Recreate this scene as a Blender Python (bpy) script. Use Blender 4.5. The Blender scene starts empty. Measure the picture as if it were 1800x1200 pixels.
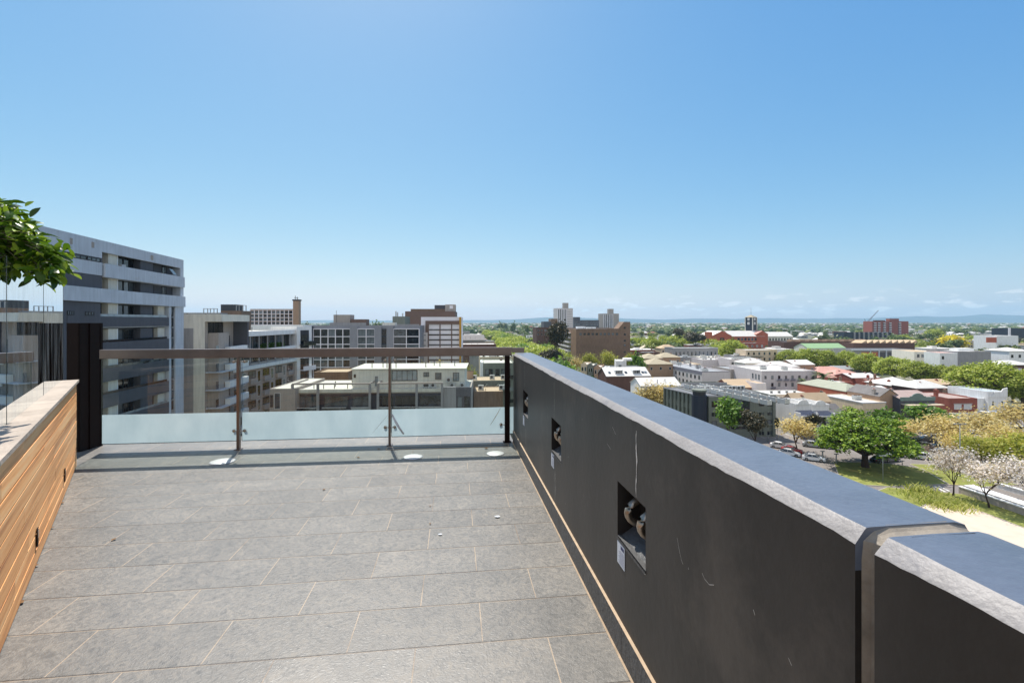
import bpy, bmesh, math, random
from mathutils import Vector, Matrix
R = math.radians
random.seed(11)
SC = bpy.context.scene
COL = SC.collection
F = 825.0; CX = 900.0; HY = 565.0; EYE = 1.5; G0 = -30.0; HH = EYE - G0

# ---------------------------------------------------------------- placing
def at(px, D):
    return Vector(((px-CX)/F*D, D, 0))
def zat(py, D):
    return EYE-(py-HY)/F*D
def gd(py):
    return HH*F/(py-HY)
def ground(px, py):
    v = at(px, gd(py)); v.z = G0
    return v

# ---------------------------------------------------------------- meshes
class MB:
    def __init__(s): s.v=[]; s.f=[]; s.m=[]
    def add(s, vs, fs, m=0):
        o=len(s.v); s.v += [tuple(v) for v in vs]
        for f in fs: s.f.append(tuple(i+o for i in f)); s.m.append(m)
        return s
    def box(s,x0,x1,y0,y1,z0,z1,m=0):
        if x0>x1:x0,x1=x1,x0
        if y0>y1:y0,y1=y1,y0
        if z0>z1:z0,z1=z1,z0
        return s.add([(x0,y0,z0),(x1,y0,z0),(x1,y1,z0),(x0,y1,z0),(x0,y0,z1),(x1,y0,z1),(x1,y1,z1),(x0,y1,z1)],
          [(0,3,2,1),(4,5,6,7),(0,1,5,4),(1,2,6,5),(2,3,7,6),(3,0,4,7)],m)
    def prism(s, poly, z0, z1, m=0, axis='z'):
        # poly counter-clockwise in the plane, extruded along axis
        n=len(poly)
        if axis=='z': P=lambda a,b,c:(a,b,c)
        elif axis=='y': P=lambda a,b,c:(a,c,b)      # poly in x,z
        else: P=lambda a,b,c:(c,a,b)                # poly in y,z
        vs=[P(a,b,z0) for a,b in poly]+[P(a,b,z1) for a,b in poly]
        fs=[tuple(range(n))[::-1], tuple(range(n,2*n))]+[(i,(i+1)%n,n+(i+1)%n,n+i) for i in range(n)]
        if axis=='y': fs=[f[::-1] for f in fs]
        return s.add(vs,fs,m)
    def cyl(s,x,y,z0,z1,r0,r1=None,n=12,m=0,cap=True):
        r1=r0 if r1 is None else r1
        vs=[(x+r0*math.cos(2*math.pi*i/n),y+r0*math.sin(2*math.pi*i/n),z0) for i in range(n)]
        vs+=[(x+r1*math.cos(2*math.pi*i/n),y+r1*math.sin(2*math.pi*i/n),z1) for i in range(n)]
        fs=[(i,(i+1)%n,n+(i+1)%n,n+i) for i in range(n)]
        if cap: fs+=[tuple(range(n))[::-1],tuple(range(n,2*n))]
        return s.add(vs,fs,m)
    def tube(s,pts,rs,n=6,m=0,cap=True):
        pts=[Vector(p) for p in pts]
        if not hasattr(rs,'__len__'): rs=[rs]*len(pts)
        vs=[]; k=len(pts)
        for i,p in enumerate(pts):
            d=(pts[min(i+1,k-1)]-pts[max(i-1,0)])
            if d.length<1e-9: d=Vector((0,0,1))
            d.normalize()
            u=d.cross(Vector((0,0,1)) if abs(d.z)<.9 else Vector((1,0,0))).normalized(); w=d.cross(u)
            for j in range(n):
                a=2*math.pi*j/n
                vs.append(p+rs[i]*(u*math.cos(a)+w*math.sin(a)))
        fs=[]
        for i in range(k-1):
            for j in range(n):
                fs.append((i*n+j,i*n+(j+1)%n,(i+1)*n+(j+1)%n,(i+1)*n+j))
        if cap: fs+=[tuple(range(n))[::-1],tuple((k-1)*n+j for j in range(n))]
        return s.add(vs,fs,m)
    def mesh(s,name,mats,smooth=False):
        me=bpy.data.meshes.new(name); me.from_pydata(s.v,[],s.f)
        for m in (mats if isinstance(mats,(list,tuple)) else [mats]): me.materials.append(m)
        if any(s.m): me.polygons.foreach_set('material_index',s.m)
        if smooth: me.polygons.foreach_set('use_smooth',[True]*len(s.f))
        me.update()
        return me
    def build(s,name,mats,parent=None,smooth=False,loc=(0,0,0),rz=0):
        return link(name,s.mesh(name,mats,smooth),parent,loc,rz)
def link(name,me,parent=None,loc=(0,0,0),rz=0,sc=None):
    o=bpy.data.objects.new(name,me); COL.objects.link(o)
    o.parent=parent; o.location=loc; o.rotation_euler=(0,0,rz)
    if sc: o.scale=sc
    return o
def tag(o,label=None,cat=None,group=None,kind=None):
    if label:o['label']=label
    if cat:o['category']=cat
    if group:o['group']=group
    if kind:o['kind']=kind
    return o
def thing(name,label,cat,loc=(0,0,0),rz=0,group=None):
    o=bpy.data.objects.new(name,None); COL.objects.link(o)
    o.empty_display_size=.2
    o.location=loc; o.rotation_euler=(0,0,rz)
    return tag(o,label,cat,group)
def copytree(o,kids,parent=None):
    c=o.copy(); COL.objects.link(c); c.parent=parent
    for ch in kids.get(o.name,[]): copytree(ch,kids,c)
    return c
def kidmap(root):
    k={}
    def rec(o):
        k[o.name]=list(o.children)
        for c in o.children: rec(c)
    rec(root); return k

# ---------------------------------------------------------------- materials
def lin(c):
    return tuple((x/12.92 if x<=.04045 else ((x+.055)/1.055)**2.4) for x in [v/255 for v in c])
def newmat(name):
    m=bpy.data.materials.new(name); m.use_nodes=True; nt=m.node_tree; nt.nodes.clear()
    out=nt.nodes.new('ShaderNodeOutputMaterial')
    return m,nt,out
def N(nt,t,**k):
    n=nt.nodes.new(t)
    for a,b in k.items():
        if a.startswith('i_'): n.inputs[a[2:].replace('_',' ')].default_value=b
        else: setattr(n,a,b)
    return n
def M(name,col,rough=.7,var=.12,scale=.6,bump=0.,bscale=30.,metal=0.,orand=0.,spec=.35,streak=0.,dirt=None,stripe=None):
    """col: sRGB 0-255 of the surface's own colour"""
    m,nt,out=newmat(name); L=nt.links
    b=N(nt,'ShaderNodeBsdfPrincipled'); L.new(b.outputs[0],out.inputs[0])
    b.inputs['Roughness'].default_value=rough; b.inputs['Metallic'].default_value=metal
    b.inputs['Specular IOR Level'].default_value=spec
    tc=N(nt,'ShaderNodeTexCoord')
    c=lin(col)
    nz=N(nt,'ShaderNodeTexNoise'); nz.inputs['Scale'].default_value=scale; nz.inputs['Detail'].default_value=6; nz.inputs['Roughness'].default_value=.65
    L.new(tc.outputs['Object'],nz.inputs[0])
    r=N(nt,'ShaderNodeMapRange'); r.inputs[1].default_value=.3; r.inputs[2].default_value=.7; r.inputs[3].default_value=1-var; r.inputs[4].default_value=1+var
    L.new(nz.outputs[0],r.inputs[0])
    val=r.outputs[0]
    def mul(a,bv):
        mm=N(nt,'ShaderNodeMath',operation='MULTIPLY'); L.new(a,mm.inputs[0]); L.new(bv,mm.inputs[1]); return mm.outputs[0]
    if streak:
        mp=N(nt,'ShaderNodeMapping'); mp.inputs['Scale'].default_value=(1.3,1.3,.12); L.new(tc.outputs['Object'],mp.inputs[0])
        n2=N(nt,'ShaderNodeTexNoise'); n2.inputs['Scale'].default_value=2.2; n2.inputs['Detail'].default_value=5; L.new(mp.outputs[0],n2.inputs[0])
        r2=N(nt,'ShaderNodeMapRange'); r2.inputs[1].default_value=.35; r2.inputs[2].default_value=.6; r2.inputs[3].default_value=1-streak; r2.inputs[4].default_value=1
        L.new(n2.outputs[0],r2.inputs[0]); val=mul(val,r2.outputs[0])
    if stripe:
        wv=N(nt,'ShaderNodeTexWave',bands_direction=stripe[0]); wv.inputs['Scale'].default_value=stripe[1]; L.new(tc.outputs['Object'],wv.inputs[0])
        r3=N(nt,'ShaderNodeMapRange'); r3.inputs[3].default_value=1-stripe[2]; r3.inputs[4].default_value=1; L.new(wv.outputs['Fac'],r3.inputs[0]); val=mul(val,r3.outputs[0])
    if orand:
        oi=N(nt,'ShaderNodeObjectInfo'); r4=N(nt,'ShaderNodeMapRange'); r4.inputs[3].default_value=1-orand; r4.inputs[4].default_value=1+orand*.6
        L.new(oi.outputs['Random'],r4.inputs[0]); val=mul(val,r4.outputs[0])
    vm=N(nt,'ShaderNodeVectorMath',operation='SCALE'); vm.inputs[0].default_value=c; L.new(val,vm.inputs['Scale'])
    colo=vm.outputs[0]
    if dirt:
        n5=N(nt,'ShaderNodeTexNoise'); n5.inputs['Scale'].default_value=dirt[1]; n5.inputs['Detail'].default_value=7; n5.inputs['Roughness'].default_value=.7
        L.new(tc.outputs['Object'],n5.inputs[0])
        r5=N(nt,'ShaderNodeMapRange'); r5.inputs[1].default_value=dirt[2]; r5.inputs[2].default_value=dirt[2]+.12; r5.inputs[4].default_value=dirt[3]; L.new(n5.outputs[0],r5.inputs[0])
        mx=N(nt,'ShaderNodeMix',data_type='RGBA'); L.new(r5.outputs[0],mx.inputs[0]); L.new(colo,mx.inputs[6]); mx.inputs[7].default_value=lin(dirt[0])+(1,); colo=mx.outputs[2]
    L.new(colo,b.inputs['Base Color'])
    if bump:
        n3=N(nt,'ShaderNodeTexNoise'); n3.inputs['Scale'].default_value=bscale; n3.inputs['Detail'].default_value=5; L.new(tc.outputs['Object'],n3.inputs[0])
        bp=N(nt,'ShaderNodeBump'); bp.inputs['Strength'].default_value=bump; bp.inputs['Distance'].default_value=.02; L.new(n3.outputs[0],bp.inputs['Height']); L.new(bp.outputs[0],b.inputs['Normal'])
    return m
def leafmat(name,c1,c2,c3,trans=.35,rough=.5,orand=.15):
    m,nt,out=newmat(name); L=nt.links
    g=N(nt,'ShaderNodeNewGeometry'); cr=N(nt,'ShaderNodeValToRGB')
    e=cr.color_ramp.elements; e[0].position=0; e[0].color=lin(c1)+(1,); e[1].position=1; e[1].color=lin(c3)+(1,)
    k=e.new(.55); k.color=lin(c2)+(1,)
    L.new(g.outputs['Random Per Island'],cr.inputs[0])
    oi=N(nt,'ShaderNodeObjectInfo'); r4=N(nt,'ShaderNodeMapRange'); r4.inputs[3].default_value=1-orand; r4.inputs[4].default_value=1+orand*.7
    L.new(oi.outputs['Random'],r4.inputs[0])
    vm=N(nt,'ShaderNodeVectorMath',operation='SCALE'); L.new(cr.outputs[0],vm.inputs[0]); L.new(r4.outputs[0],vm.inputs['Scale'])
    d=N(nt,'ShaderNodeBsdfPrincipled'); d.inputs['Roughness'].default_value=rough; d.inputs['Specular IOR Level'].default_value=.3
    t=N(nt,'ShaderNodeBsdfTranslucent'); mx=N(nt,'ShaderNodeMixShader'); mx.inputs[0].default_value=trans
    L.new(vm.outputs[0],d.inputs['Base Color']); L.new(vm.outputs[0],t.inputs[0])
    L.new(d.outputs[0],mx.inputs[1]); L.new(t.outputs[0],mx.inputs[2]); L.new(mx.outputs[0],out.inputs[0])
    return m
def panemat(name,tint,refl,ior=1.5,smudge=0.):
    """thin clear sheet: tinted transmission plus mirror reflection by Fresnel"""
    m,nt,out=newmat(name); L=nt.links
    tr=N(nt,'ShaderNodeBsdfTransparent'); tr.inputs[0].default_value=tint+(1,)
    gl=N(nt,'ShaderNodeBsdfGlossy'); gl.inputs['Roughness'].default_value=.0; gl.inputs[0].default_value=(.86,.91,.93,1) if ior>2 else (.95,.97,1,1)
    fr=N(nt,'ShaderNodeFresnel'); fr.inputs[0].default_value=ior
    mm=N(nt,'ShaderNodeMath',operation='MULTIPLY_ADD',use_clamp=True); L.new(fr.outputs[0],mm.inputs[0]); mm.inputs[1].default_value=refl; mm.inputs[2].default_value=.0
    mx=N(nt,'ShaderNodeMixShader'); L.new(mm.outputs[0],mx.inputs[0]); L.new(tr.outputs[0],mx.inputs[1]); L.new(gl.outputs[0],mx.inputs[2])
    res=mx.outputs[0]
    if smudge:
        tc=N(nt,'ShaderNodeTexCoord'); mp=N(nt,'ShaderNodeMapping'); mp.inputs['Scale'].default_value=(3,3,.5); L.new(tc.outputs['Object'],mp.inputs[0])
        nz=N(nt,'ShaderNodeTexNoise'); nz.inputs['Scale'].default_value=3; nz.inputs['Detail'].default_value=6; L.new(mp.outputs[0],nz.inputs[0])
        r=N(nt,'ShaderNodeMapRange'); r.inputs[1].default_value=.45; r.inputs[2].default_value=.8; r.inputs[4].default_value=smudge; L.new(nz.outputs[0],r.inputs[0])
        df=N(nt,'ShaderNodeBsdfDiffuse'); df.inputs[0].default_value=(.7,.7,.68,1)
        m2=N(nt,'ShaderNodeMixShader'); L.new(r.outputs[0],m2.inputs[0]); L.new(res,m2.inputs[1]); L.new(df.outputs[0],m2.inputs[2]); res=m2.outputs[0]
    L.new(res,out.inputs[0])
    return m
def windowmat(name,c1,c2,rough=.06):
    m,nt,out=newmat(name); L=nt.links
    b=N(nt,'ShaderNodeBsdfPrincipled'); L.new(b.outputs[0],out.inputs[0]); b.inputs['Roughness'].default_value=rough; b.inputs['Specular IOR Level'].default_value=.7
    oi=N(nt,'ShaderNodeObjectInfo'); cr=N(nt,'ShaderNodeValToRGB'); e=cr.color_ramp.elements
    e[0].position=.45; e[0].color=lin(c1)+(1,); e[1].position=1; e[1].color=lin(c2)+(1,)
    tc=N(nt,'ShaderNodeTexCoord'); nz=N(nt,'ShaderNodeTexNoise'); nz.inputs['Scale'].default_value=.9; L.new(tc.outputs['Object'],nz.inputs[0])
    ad=N(nt,'ShaderNodeMath',operation='MULTIPLY_ADD'); L.new(nz.outputs[0],ad.inputs[0]); ad.inputs[1].default_value=.7; L.new(oi.outputs['Random'],ad.inputs[2])
    sb=N(nt,'ShaderNodeMath',operation='SUBTRACT'); L.new(ad.outputs[0],sb.inputs[0]); sb.inputs[1].default_value=.35
    L.new(sb.outputs[0],cr.inputs[0]); L.new(cr.outputs[0],b.inputs['Base Color'])
    return m

mt={}
mt['dark_paint']=M('charcoal_painted_render',(46,42,39),rough=.46,var=.28,scale=1.6,bump=.06,bscale=22,spec=.4,streak=.4,dirt=((90,82,74),1.2,.54,.35))
mt['top_sky_tint']=M('weathered_coping_sky_tint',(88,95,108),rough=.38,var=.16,scale=7,bump=.12,bscale=60,spec=.6,dirt=((150,154,160),11,.64,.55))  # blue-grey of the reflected sky put into the base colour
mt['edge_wear_glint']=M('worn_edge_painted_glint',(142,138,136),rough=.5,var=.1,scale=18,bump=.16,bscale=90,spec=.3,dirt=((104,104,110),6,.54,.5))  # worn pale paint; sun glints on the chamfer also put into the colour
mt['sealant']=M('tan_joint_sealant',(142,132,118),rough=.5,var=.3,scale=9,bump=.3,bscale=30,dirt=((60,52,46),6,.6,.8))
mt['streak']=M('white_mineral_streak',(200,196,190),rough=.8,var=.3,scale=40)
mt['skirt']=M('dark_slate_skirting',(76,76,76),rough=.5,var=.2,scale=12,bump=.3,bscale=40)
mt['grout']=M('cream_grout',(178,156,130),rough=.9,var=.2,scale=20)
mt['bronze']=M('dark_bronze_metal',(124,110,102),rough=.32,var=.12,scale=5,metal=.7)
mt['steel_dark']=M('dark_brown_steel',(26,13,10),rough=.6,var=.2,scale=6,spec=.15)
mt['chrome']=M('stainless_steel',(190,186,180),rough=.28,var=.08,scale=20,metal=1)
mt['oldsteel']=M('tarnished_steel',(176,162,146),rough=.32,var=.3,scale=30,metal=.85)
mt['card']=M('white_card',(200,205,212),rough=.6,var=.05)
mt['navy']=M('navy_print',(50,55,95),rough=.6,var=.05)
mt['cap']=M('weathered_timber_cap',(170,156,142),rough=.8,var=.22,scale=5,bump=.3,bscale=40)
mt['soil']=M('soil',(60,46,34),rough=1,var=.4,scale=20)
mt['darkgap']=M('dark_gap',(14,11,9),rough=.9,var=.2)
mt['disc']=M('brushed_steel',(188,186,184),rough=.5,var=.06,scale=20,metal=.4)
mt['edgelight']=M('pale_green_glass_edge',(96,118,112),rough=.2,spec=.8)
mt['glass']=panemat('clear_balustrade_glass',(.80,.87,.85),1.25,1.5,.05)
mt['screen']=panemat('reflective_screen_glass',(.22,.26,.28),1.9,2.2,.26)
mt['deadleaf']=M('dead_leaf',(120,92,62),rough=.9,var=.3,scale=60)

def mk_frost():
    m,nt,out=newmat('frosted_film'); L=nt.links
    d=N(nt,'ShaderNodeBsdfDiffuse'); d.inputs[0].default_value=lin((198,214,222))+(1,)
    t=N(nt,'ShaderNodeBsdfTranslucent')
    tc=N(nt,'ShaderNodeTexCoord'); mp=N(nt,'ShaderNodeMapping'); mp.inputs['Scale'].default_value=(1.5,1.5,.8); L.new(tc.outputs['Object'],mp.inputs[0]); nz=N(nt,'ShaderNodeTexNoise'); nz.inputs['Scale'].default_value=2.5; nz.inputs['Detail'].default_value=7; nz.inputs['Roughness'].default_value=.65; L.new(mp.outputs[0],nz.inputs[0])
    cr=N(nt,'ShaderNodeValToRGB'); e=cr.color_ramp.elements; e[0].position=.35; e[0].color=lin((200,216,222))+(1,); e[1].position=.65; e[1].color=lin((224,236,240))+(1,); L.new(nz.outputs[0],cr.inputs[0]); L.new(cr.outputs[0],t.inputs[0])
    g=N(nt,'ShaderNodeBsdfGlossy'); g.inputs['Roughness'].default_value=.15
    mx=N(nt,'ShaderNodeMixShader'); mx.inputs[0].default_value=.5; L.new(d.outputs[0],mx.inputs[1]); L.new(t.outputs[0],mx.inputs[2])
    m2=N(nt,'ShaderNodeMixShader'); m2.inputs[0].default_value=.06; L.new(mx.outputs[0],m2.inputs[1]); L.new(g.outputs[0],m2.inputs[2])
    L.new(m2.outputs[0],out.inputs[0]); return m
mt['frost']=mk_frost()

def mk_tile():
    m,nt,out=newmat('slate_floor_tile'); L=nt.links
    b=N(nt,'ShaderNodeBsdfPrincipled'); L.new(b.outputs[0],out.inputs[0])
    tc=N(nt,'ShaderNodeTexCoord')
    br=N(nt,'ShaderNodeTexBrick'); br.offset=.5; br.offset_frequency=2; br.squash=1
    for k,v in (('Scale',1),('Mortar Size',.0030),('Mortar Smooth',.1),('Bias',0),('Brick Width',.617),('Row Height',.3135)): br.inputs[k].default_value=v
    br.inputs['Color1'].default_value=(.3,.3,.3,1); br.inputs['Color2'].default_value=(.7,.7,.7,1)
    mp=N(nt,'ShaderNodeMapping'); mp.inputs['Location'].default_value=(TILE_U,TILE_V,0); L.new(tc.outputs['Object'],mp.inputs[0]); L.new(mp.outputs[0],br.inputs[0])
    # mottled slate surface
    n1=N(nt,'ShaderNodeTexNoise'); n1.inputs['Scale'].default_value=3.2; n1.inputs['Detail'].default_value=8; n1.inputs['Roughness'].default_value=.68; n1.inputs['Distortion'].default_value=1.2
    L.new(tc.outputs['Object'],n1.inputs[0])
    n2=N(nt,'ShaderNodeTexNoise'); n2.inputs['Scale'].default_value=17; n2.inputs['Detail'].default_value=4; n2.inputs['Roughness'].default_value=.7; n2.inputs['Distortion'].default_value=2.5
    L.new(tc.outputs['Object'],n2.inputs[0])
    n3=N(nt,'ShaderNodeTexNoise'); n3.inputs['Scale'].default_value=.8; n3.inputs['Detail'].default_value=4; L.new(tc.outputs['Object'],n3.inputs[0])
    cr=N(nt,'ShaderNodeValToRGB'); e=cr.color_ramp.elements
    e[0].position=.22; e[0].color=lin((82,82,80))+(1,); e[1].position=.80; e[1].color=lin((138,130,118))+(1,)
    k=e.new(.5); k.color=lin((103,100,95))+(1,)
    ad=N(nt,'ShaderNodeMath',operation='ADD'); L.new(n1.outputs[0],ad.inputs[0]); L.new(n2.outputs[0],ad.inputs[1])
    hf=N(nt,'ShaderNodeMath',operation='MULTIPLY'); L.new(ad.outputs[0],hf.inputs[0]); hf.inputs[1].default_value=.5
    n2.inputs['Roughness'].default_value=.5
    L.new(hf.outputs[0],cr.inputs[0])
    # per tile and large scale value
    sp=N(nt,'ShaderNodeSeparateColor'); L.new(br.outputs['Color'],sp.inputs[0])
    r1=N(nt,'ShaderNodeMapRange'); r1.inputs[1].default_value=.3; r1.inputs[2].default_value=.7; r1.inputs[3].default_value=.88; r1.inputs[4].default_value=1.09; L.new(sp.outputs[0],r1.inputs[0])
    r2=N(nt,'ShaderNodeMapRange'); r2.inputs[1].default_value=.3; r2.inputs[2].default_value=.7; r2.inputs[3].default_value=.9; r2.inputs[4].default_value=1.12; L.new(n3.outputs[0],r2.inputs[0])
    mu=N(nt,'ShaderNodeMath',operation='MULTIPLY'); L.new(r1.outputs[0],mu.inputs[0]); L.new(r2.outputs[0],mu.inputs[1])
    vs=N(nt,'ShaderNodeVectorMath',operation='SCALE'); L.new(cr.outputs[0],vs.inputs[0]); L.new(mu.outputs[0],vs.inputs['Scale'])
    mx=N(nt,'ShaderNodeMix',data_type='RGBA'); L.new(br.outputs['Fac'],mx.inputs[0]); L.new(vs.outputs[0],mx.inputs[6]); mx.inputs[7].default_value=lin((150,116,84))+(1,)
    # grout stained dark in places
    n4=N(nt,'ShaderNodeTexNoise'); n4.inputs['Scale'].default_value=1.7; L.new(tc.outputs['Object'],n4.inputs[0])
    r4=N(nt,'ShaderNodeMapRange'); r4.inputs[1].default_value=.5; r4.inputs[2].default_value=.62; L.new(n4.outputs[0],r4.inputs[0])
    mg=N(nt,'ShaderNodeMix',data_type='RGBA'); L.new(r4.outputs[0],mg.inputs[0]); mg.inputs[6].default_value=lin((150,134,114))+(1,); mg.inputs[7].default_value=lin((112,98,84))+(1,); L.new(mg.outputs[2],mx.inputs[7])
    # far lip of every course joint: tile edge's cast shadow put into the colour
    sv=N(nt,'ShaderNodeSeparateXYZ'); L.new(mp.outputs[0],sv.inputs[0]); dv=N(nt,'ShaderNodeMath',operation='DIVIDE'); L.new(sv.outputs[1],dv.inputs[0]); dv.inputs[1].default_value=.3135
    fv=N(nt,'ShaderNodeMath',operation='FRACT'); L.new(dv.outputs[0],fv.inputs[0]); lt=N(nt,'ShaderNodeMath',operation='LESS_THAN'); L.new(fv.outputs[0],lt.inputs[0]); lt.inputs[1].default_value=.027
    r6=N(nt,'ShaderNodeMapRange'); r6.inputs[1].default_value=.40; r6.inputs[2].default_value=.5; r6.inputs[3].default_value=.75; L.new(n4.outputs[0],r6.inputs[0])
    m6=N(nt,'ShaderNodeMath',operation='MULTIPLY'); L.new(lt.outputs[0],m6.inputs[0]); L.new(r6.outputs[0],m6.inputs[1])
    mj=N(nt,'ShaderNodeMix',data_type='RGBA'); L.new(m6.outputs[0],mj.inputs[0]); L.new(mx.outputs[2],mj.inputs[6]); mj.inputs[7].default_value=lin((50,44,38))+(1,)
    L.new(mj.outputs[2],b.inputs['Base Color'])
    b.inputs['Roughness'].default_value=.5
    rr=N(nt,'ShaderNodeMapRange'); rr.inputs[1].default_value=.3; rr.inputs[2].default_value=.7; rr.inputs[3].default_value=.36; rr.inputs[4].default_value=.56; L.new(n2.outputs[0],rr.inputs[0]); L.new(rr.outputs[0],b.inputs['Roughness'])
    # relief: riven ridges, tiles above grout
    v=N(nt,'ShaderNodeTexNoise'); v.inputs['Scale'].default_value=30; v.inputs['Detail'].default_value=4; v.inputs['Distortion'].default_value=3; L.new(tc.outputs['Object'],v.inputs[0])
    iv=N(nt,'ShaderNodeMath',operation='MULTIPLY_ADD'); L.new(br.outputs['Fac'],iv.inputs[0]); iv.inputs[1].default_value=-.8; L.new(v.outputs[0],iv.inputs[2])
    bp=N(nt,'ShaderNodeBump'); bp.inputs['Strength'].default_value=.32; bp.inputs['Distance'].default_value=.005; L.new(iv.outputs[0],bp.inputs['Height']); L.new(bp.outputs[0],b.inputs['Normal'])
    return m
TILE_A=R(6.9)
_ux,_uy=math.cos(TILE_A),math.sin(TILE_A)
_u=-.137*_ux+2.196*_uy; _v=.137*_uy+2.196*_ux
TILE_U=-_u+.3085+.617*40; TILE_V=-_v+.3135*100
mt['tile']=mk_tile()

def mk_board():
    m,nt,out=newmat('cedar_board'); L=nt.links
    b=N(nt,'ShaderNodeBsdfPrincipled'); L.new(b.outputs[0],out.inputs[0]); b.inputs['Roughness'].default_value=.55
    tc=N(nt,'ShaderNodeTexCoord'); g=N(nt,'ShaderNodeNewGeometry')
    mp=N(nt,'ShaderNodeMapping'); mp.inputs['Scale'].default_value=(.22,5,8); L.new(tc.outputs['Object'],mp.inputs[0])
    ad=N(nt,'ShaderNodeVectorMath',operation='ADD'); L.new(mp.outputs[0],ad.inputs[0])
    sc=N(nt,'ShaderNodeMath',operation='MULTIPLY'); sc.inputs[1].default_value=60; L.new(g.outputs['Random Per Island'],sc.inputs[0]); L.new(sc.outputs[0],ad.inputs[1])
    nz=N(nt,'ShaderNodeTexNoise'); nz.inputs['Scale'].default_value=2.2; nz.inputs['Detail'].default_value=8; nz.inputs['Roughness'].default_value=.7; nz.inputs['Distortion'].default_value=.25; L.new(ad.outputs[0],nz.inputs[0])
    cr=N(nt,'ShaderNodeValToRGB'); e=cr.color_ramp.elements
    e[0].position=.3; e[0].color=lin((176,104,50))+(1,); e[1].position=.72; e[1].color=lin((252,208,150))+(1,); k=e.new(.5); k.color=lin((246,174,104))+(1,)
    L.new(nz.outputs[0],cr.inputs[0])
    r=N(nt,'ShaderNodeMapRange'); r.inputs[3].default_value=.85; r.inputs[4].default_value=1.1; L.new(g.outputs['Random Per Island'],r.inputs[0])
    vs=N(nt,'ShaderNodeVectorMath',operation='SCALE'); L.new(cr.outputs[0],vs.inputs[0]); L.new(r.outputs[0],vs.inputs['Scale']); L.new(vs.outputs[0],b.inputs['Base Color'])
    bp=N(nt,'ShaderNodeBump'); bp.inputs['Strength'].default_value=.25; bp.inputs['Distance'].default_value=.004; L.new(nz.outputs[0],bp.inputs['Height']); L.new(bp.outputs[0],b.inputs['Normal'])
    return m
mt['board']=mk_board()
SUN_E=4.8; SKY_S=.13; FILL_VEIL=(5.8,5.9,6.0,1); CLOUD=(5.3,5.4,5.5,1); EXPO=.5; HAZE=7e-5
SKYG=((.61,1.27),(.652,.79),(.785,.35))
# ================================================================ TERRACE
# floor
fl=[(.95,-3.2),(.62,1.0),(-.06,6.52),(-6.0,5.88),(-6.2,4.6),(-5.2,-3.2)]
def floor_obj():
    ca,sa=math.cos(-TILE_A),math.sin(-TILE_A)
    poly=[(x*ca-y*sa,x*sa+y*ca) for x,y in fl]
    mb=MB(); mb.prism(poly,-.18,0)
    o=mb.build('terrace_floor',mt['tile']); o.rotation_euler=(0,0,TILE_A); tag(o,kind='structure')
    # the building that carries the terrace, below it
    b=MB(); q=[(x*.985,y*.985-.05) for x,y in fl]; b.prism(q,G0,-.19)
    t=thing('apartment_tower','rendered apartment building carrying the tiled terrace','building')
    b.build('wall',mt['dark_paint'],t)
floor_obj()

# right parapet, local frame: x away from the terrace, y along the wall
PW=thing('parapet_wall','charcoal rendered parapet wall with worn edge coloured pale for sun glints along the right of the terrace','wall',(.761,0,0),R(7.24))
REC=[(1.863,2.180),(3.316,3.632),(4.765,5.085)]
ZA,ZB=.515,.767
def panel(y0,y1,holes):
    mb=MB(); T=.248
    mb.box(.11,T,y0,y1,-.02,1.03)
    mb.box(0,.11,y0,y1,-.02,ZA-.0) if not holes else None
    if holes:
        mb.box(0,.11,y0,y1,-.02,ZA)
        mb.box(0,.11,y0,y1,ZB,1.03)
        c=y0
        for a,b in holes: mb.box(0,.11,c,a,ZA,ZB); c=b
        mb.box(0,.11,c,y1,ZA,ZB)
    else: mb.box(0,.11,y0,y1,ZA,1.03)
    return mb.build('wall_panel',mt['dark_paint'],PW)
panel(.894,5.9,REC); panel(-1.6,.853,[])
def coping(y0,y1):
    rnd=random.Random(int(y0*100)); mb=MB(); n=int((y1-y0)/.025)+1
    ph=[rnd.uniform(0,6.28) for _ in range(6)]
    rows=[]
    for i in range(n+1):
        y=y0+(y1-y0)*i/n
        w=.0018*math.sin(y*3.1+ph[0])+.0016*math.sin(y*9+ph[1])+.001*math.sin(y*27+ph[2])+rnd.gauss(0,.0007)
        w2=.002*math.sin(y*5.2+ph[3])+.0015*math.sin(y*19+ph[4])+rnd.gauss(0,.0006)
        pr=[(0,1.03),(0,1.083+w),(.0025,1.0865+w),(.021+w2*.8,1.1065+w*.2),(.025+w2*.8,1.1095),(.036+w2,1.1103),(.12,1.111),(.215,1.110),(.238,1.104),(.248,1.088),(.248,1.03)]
        rows.append([(x,y,z) for x,z in pr])
    K=len(rows[0]); vs=[v for r in rows for v in r]; 
    for i in range(n):
        for j in range(K-1):
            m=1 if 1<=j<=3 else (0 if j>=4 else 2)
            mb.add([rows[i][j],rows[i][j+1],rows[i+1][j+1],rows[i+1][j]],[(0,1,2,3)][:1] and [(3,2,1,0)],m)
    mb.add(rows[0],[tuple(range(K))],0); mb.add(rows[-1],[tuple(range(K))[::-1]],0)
    o=mb.build('coping',[mt['top_sky_tint'],mt['edge_wear_glint'],mt['dark_paint']],PW)
    bm=bmesh.new(); bm.from_mesh(o.data); bmesh.ops.remove_doubles(bm,verts=bm.verts,dist=1e-5); bmesh.ops.recalc_face_normals(bm,faces=bm.faces)
    for f in bm.faces: f.smooth=len(f.verts)==4
    bm.to_mesh(o.data); bm.free(); o.data.set_sharp_from_angle(angle=R(24))
coping(.894,5.9); coping(-1.6,.853)
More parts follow.
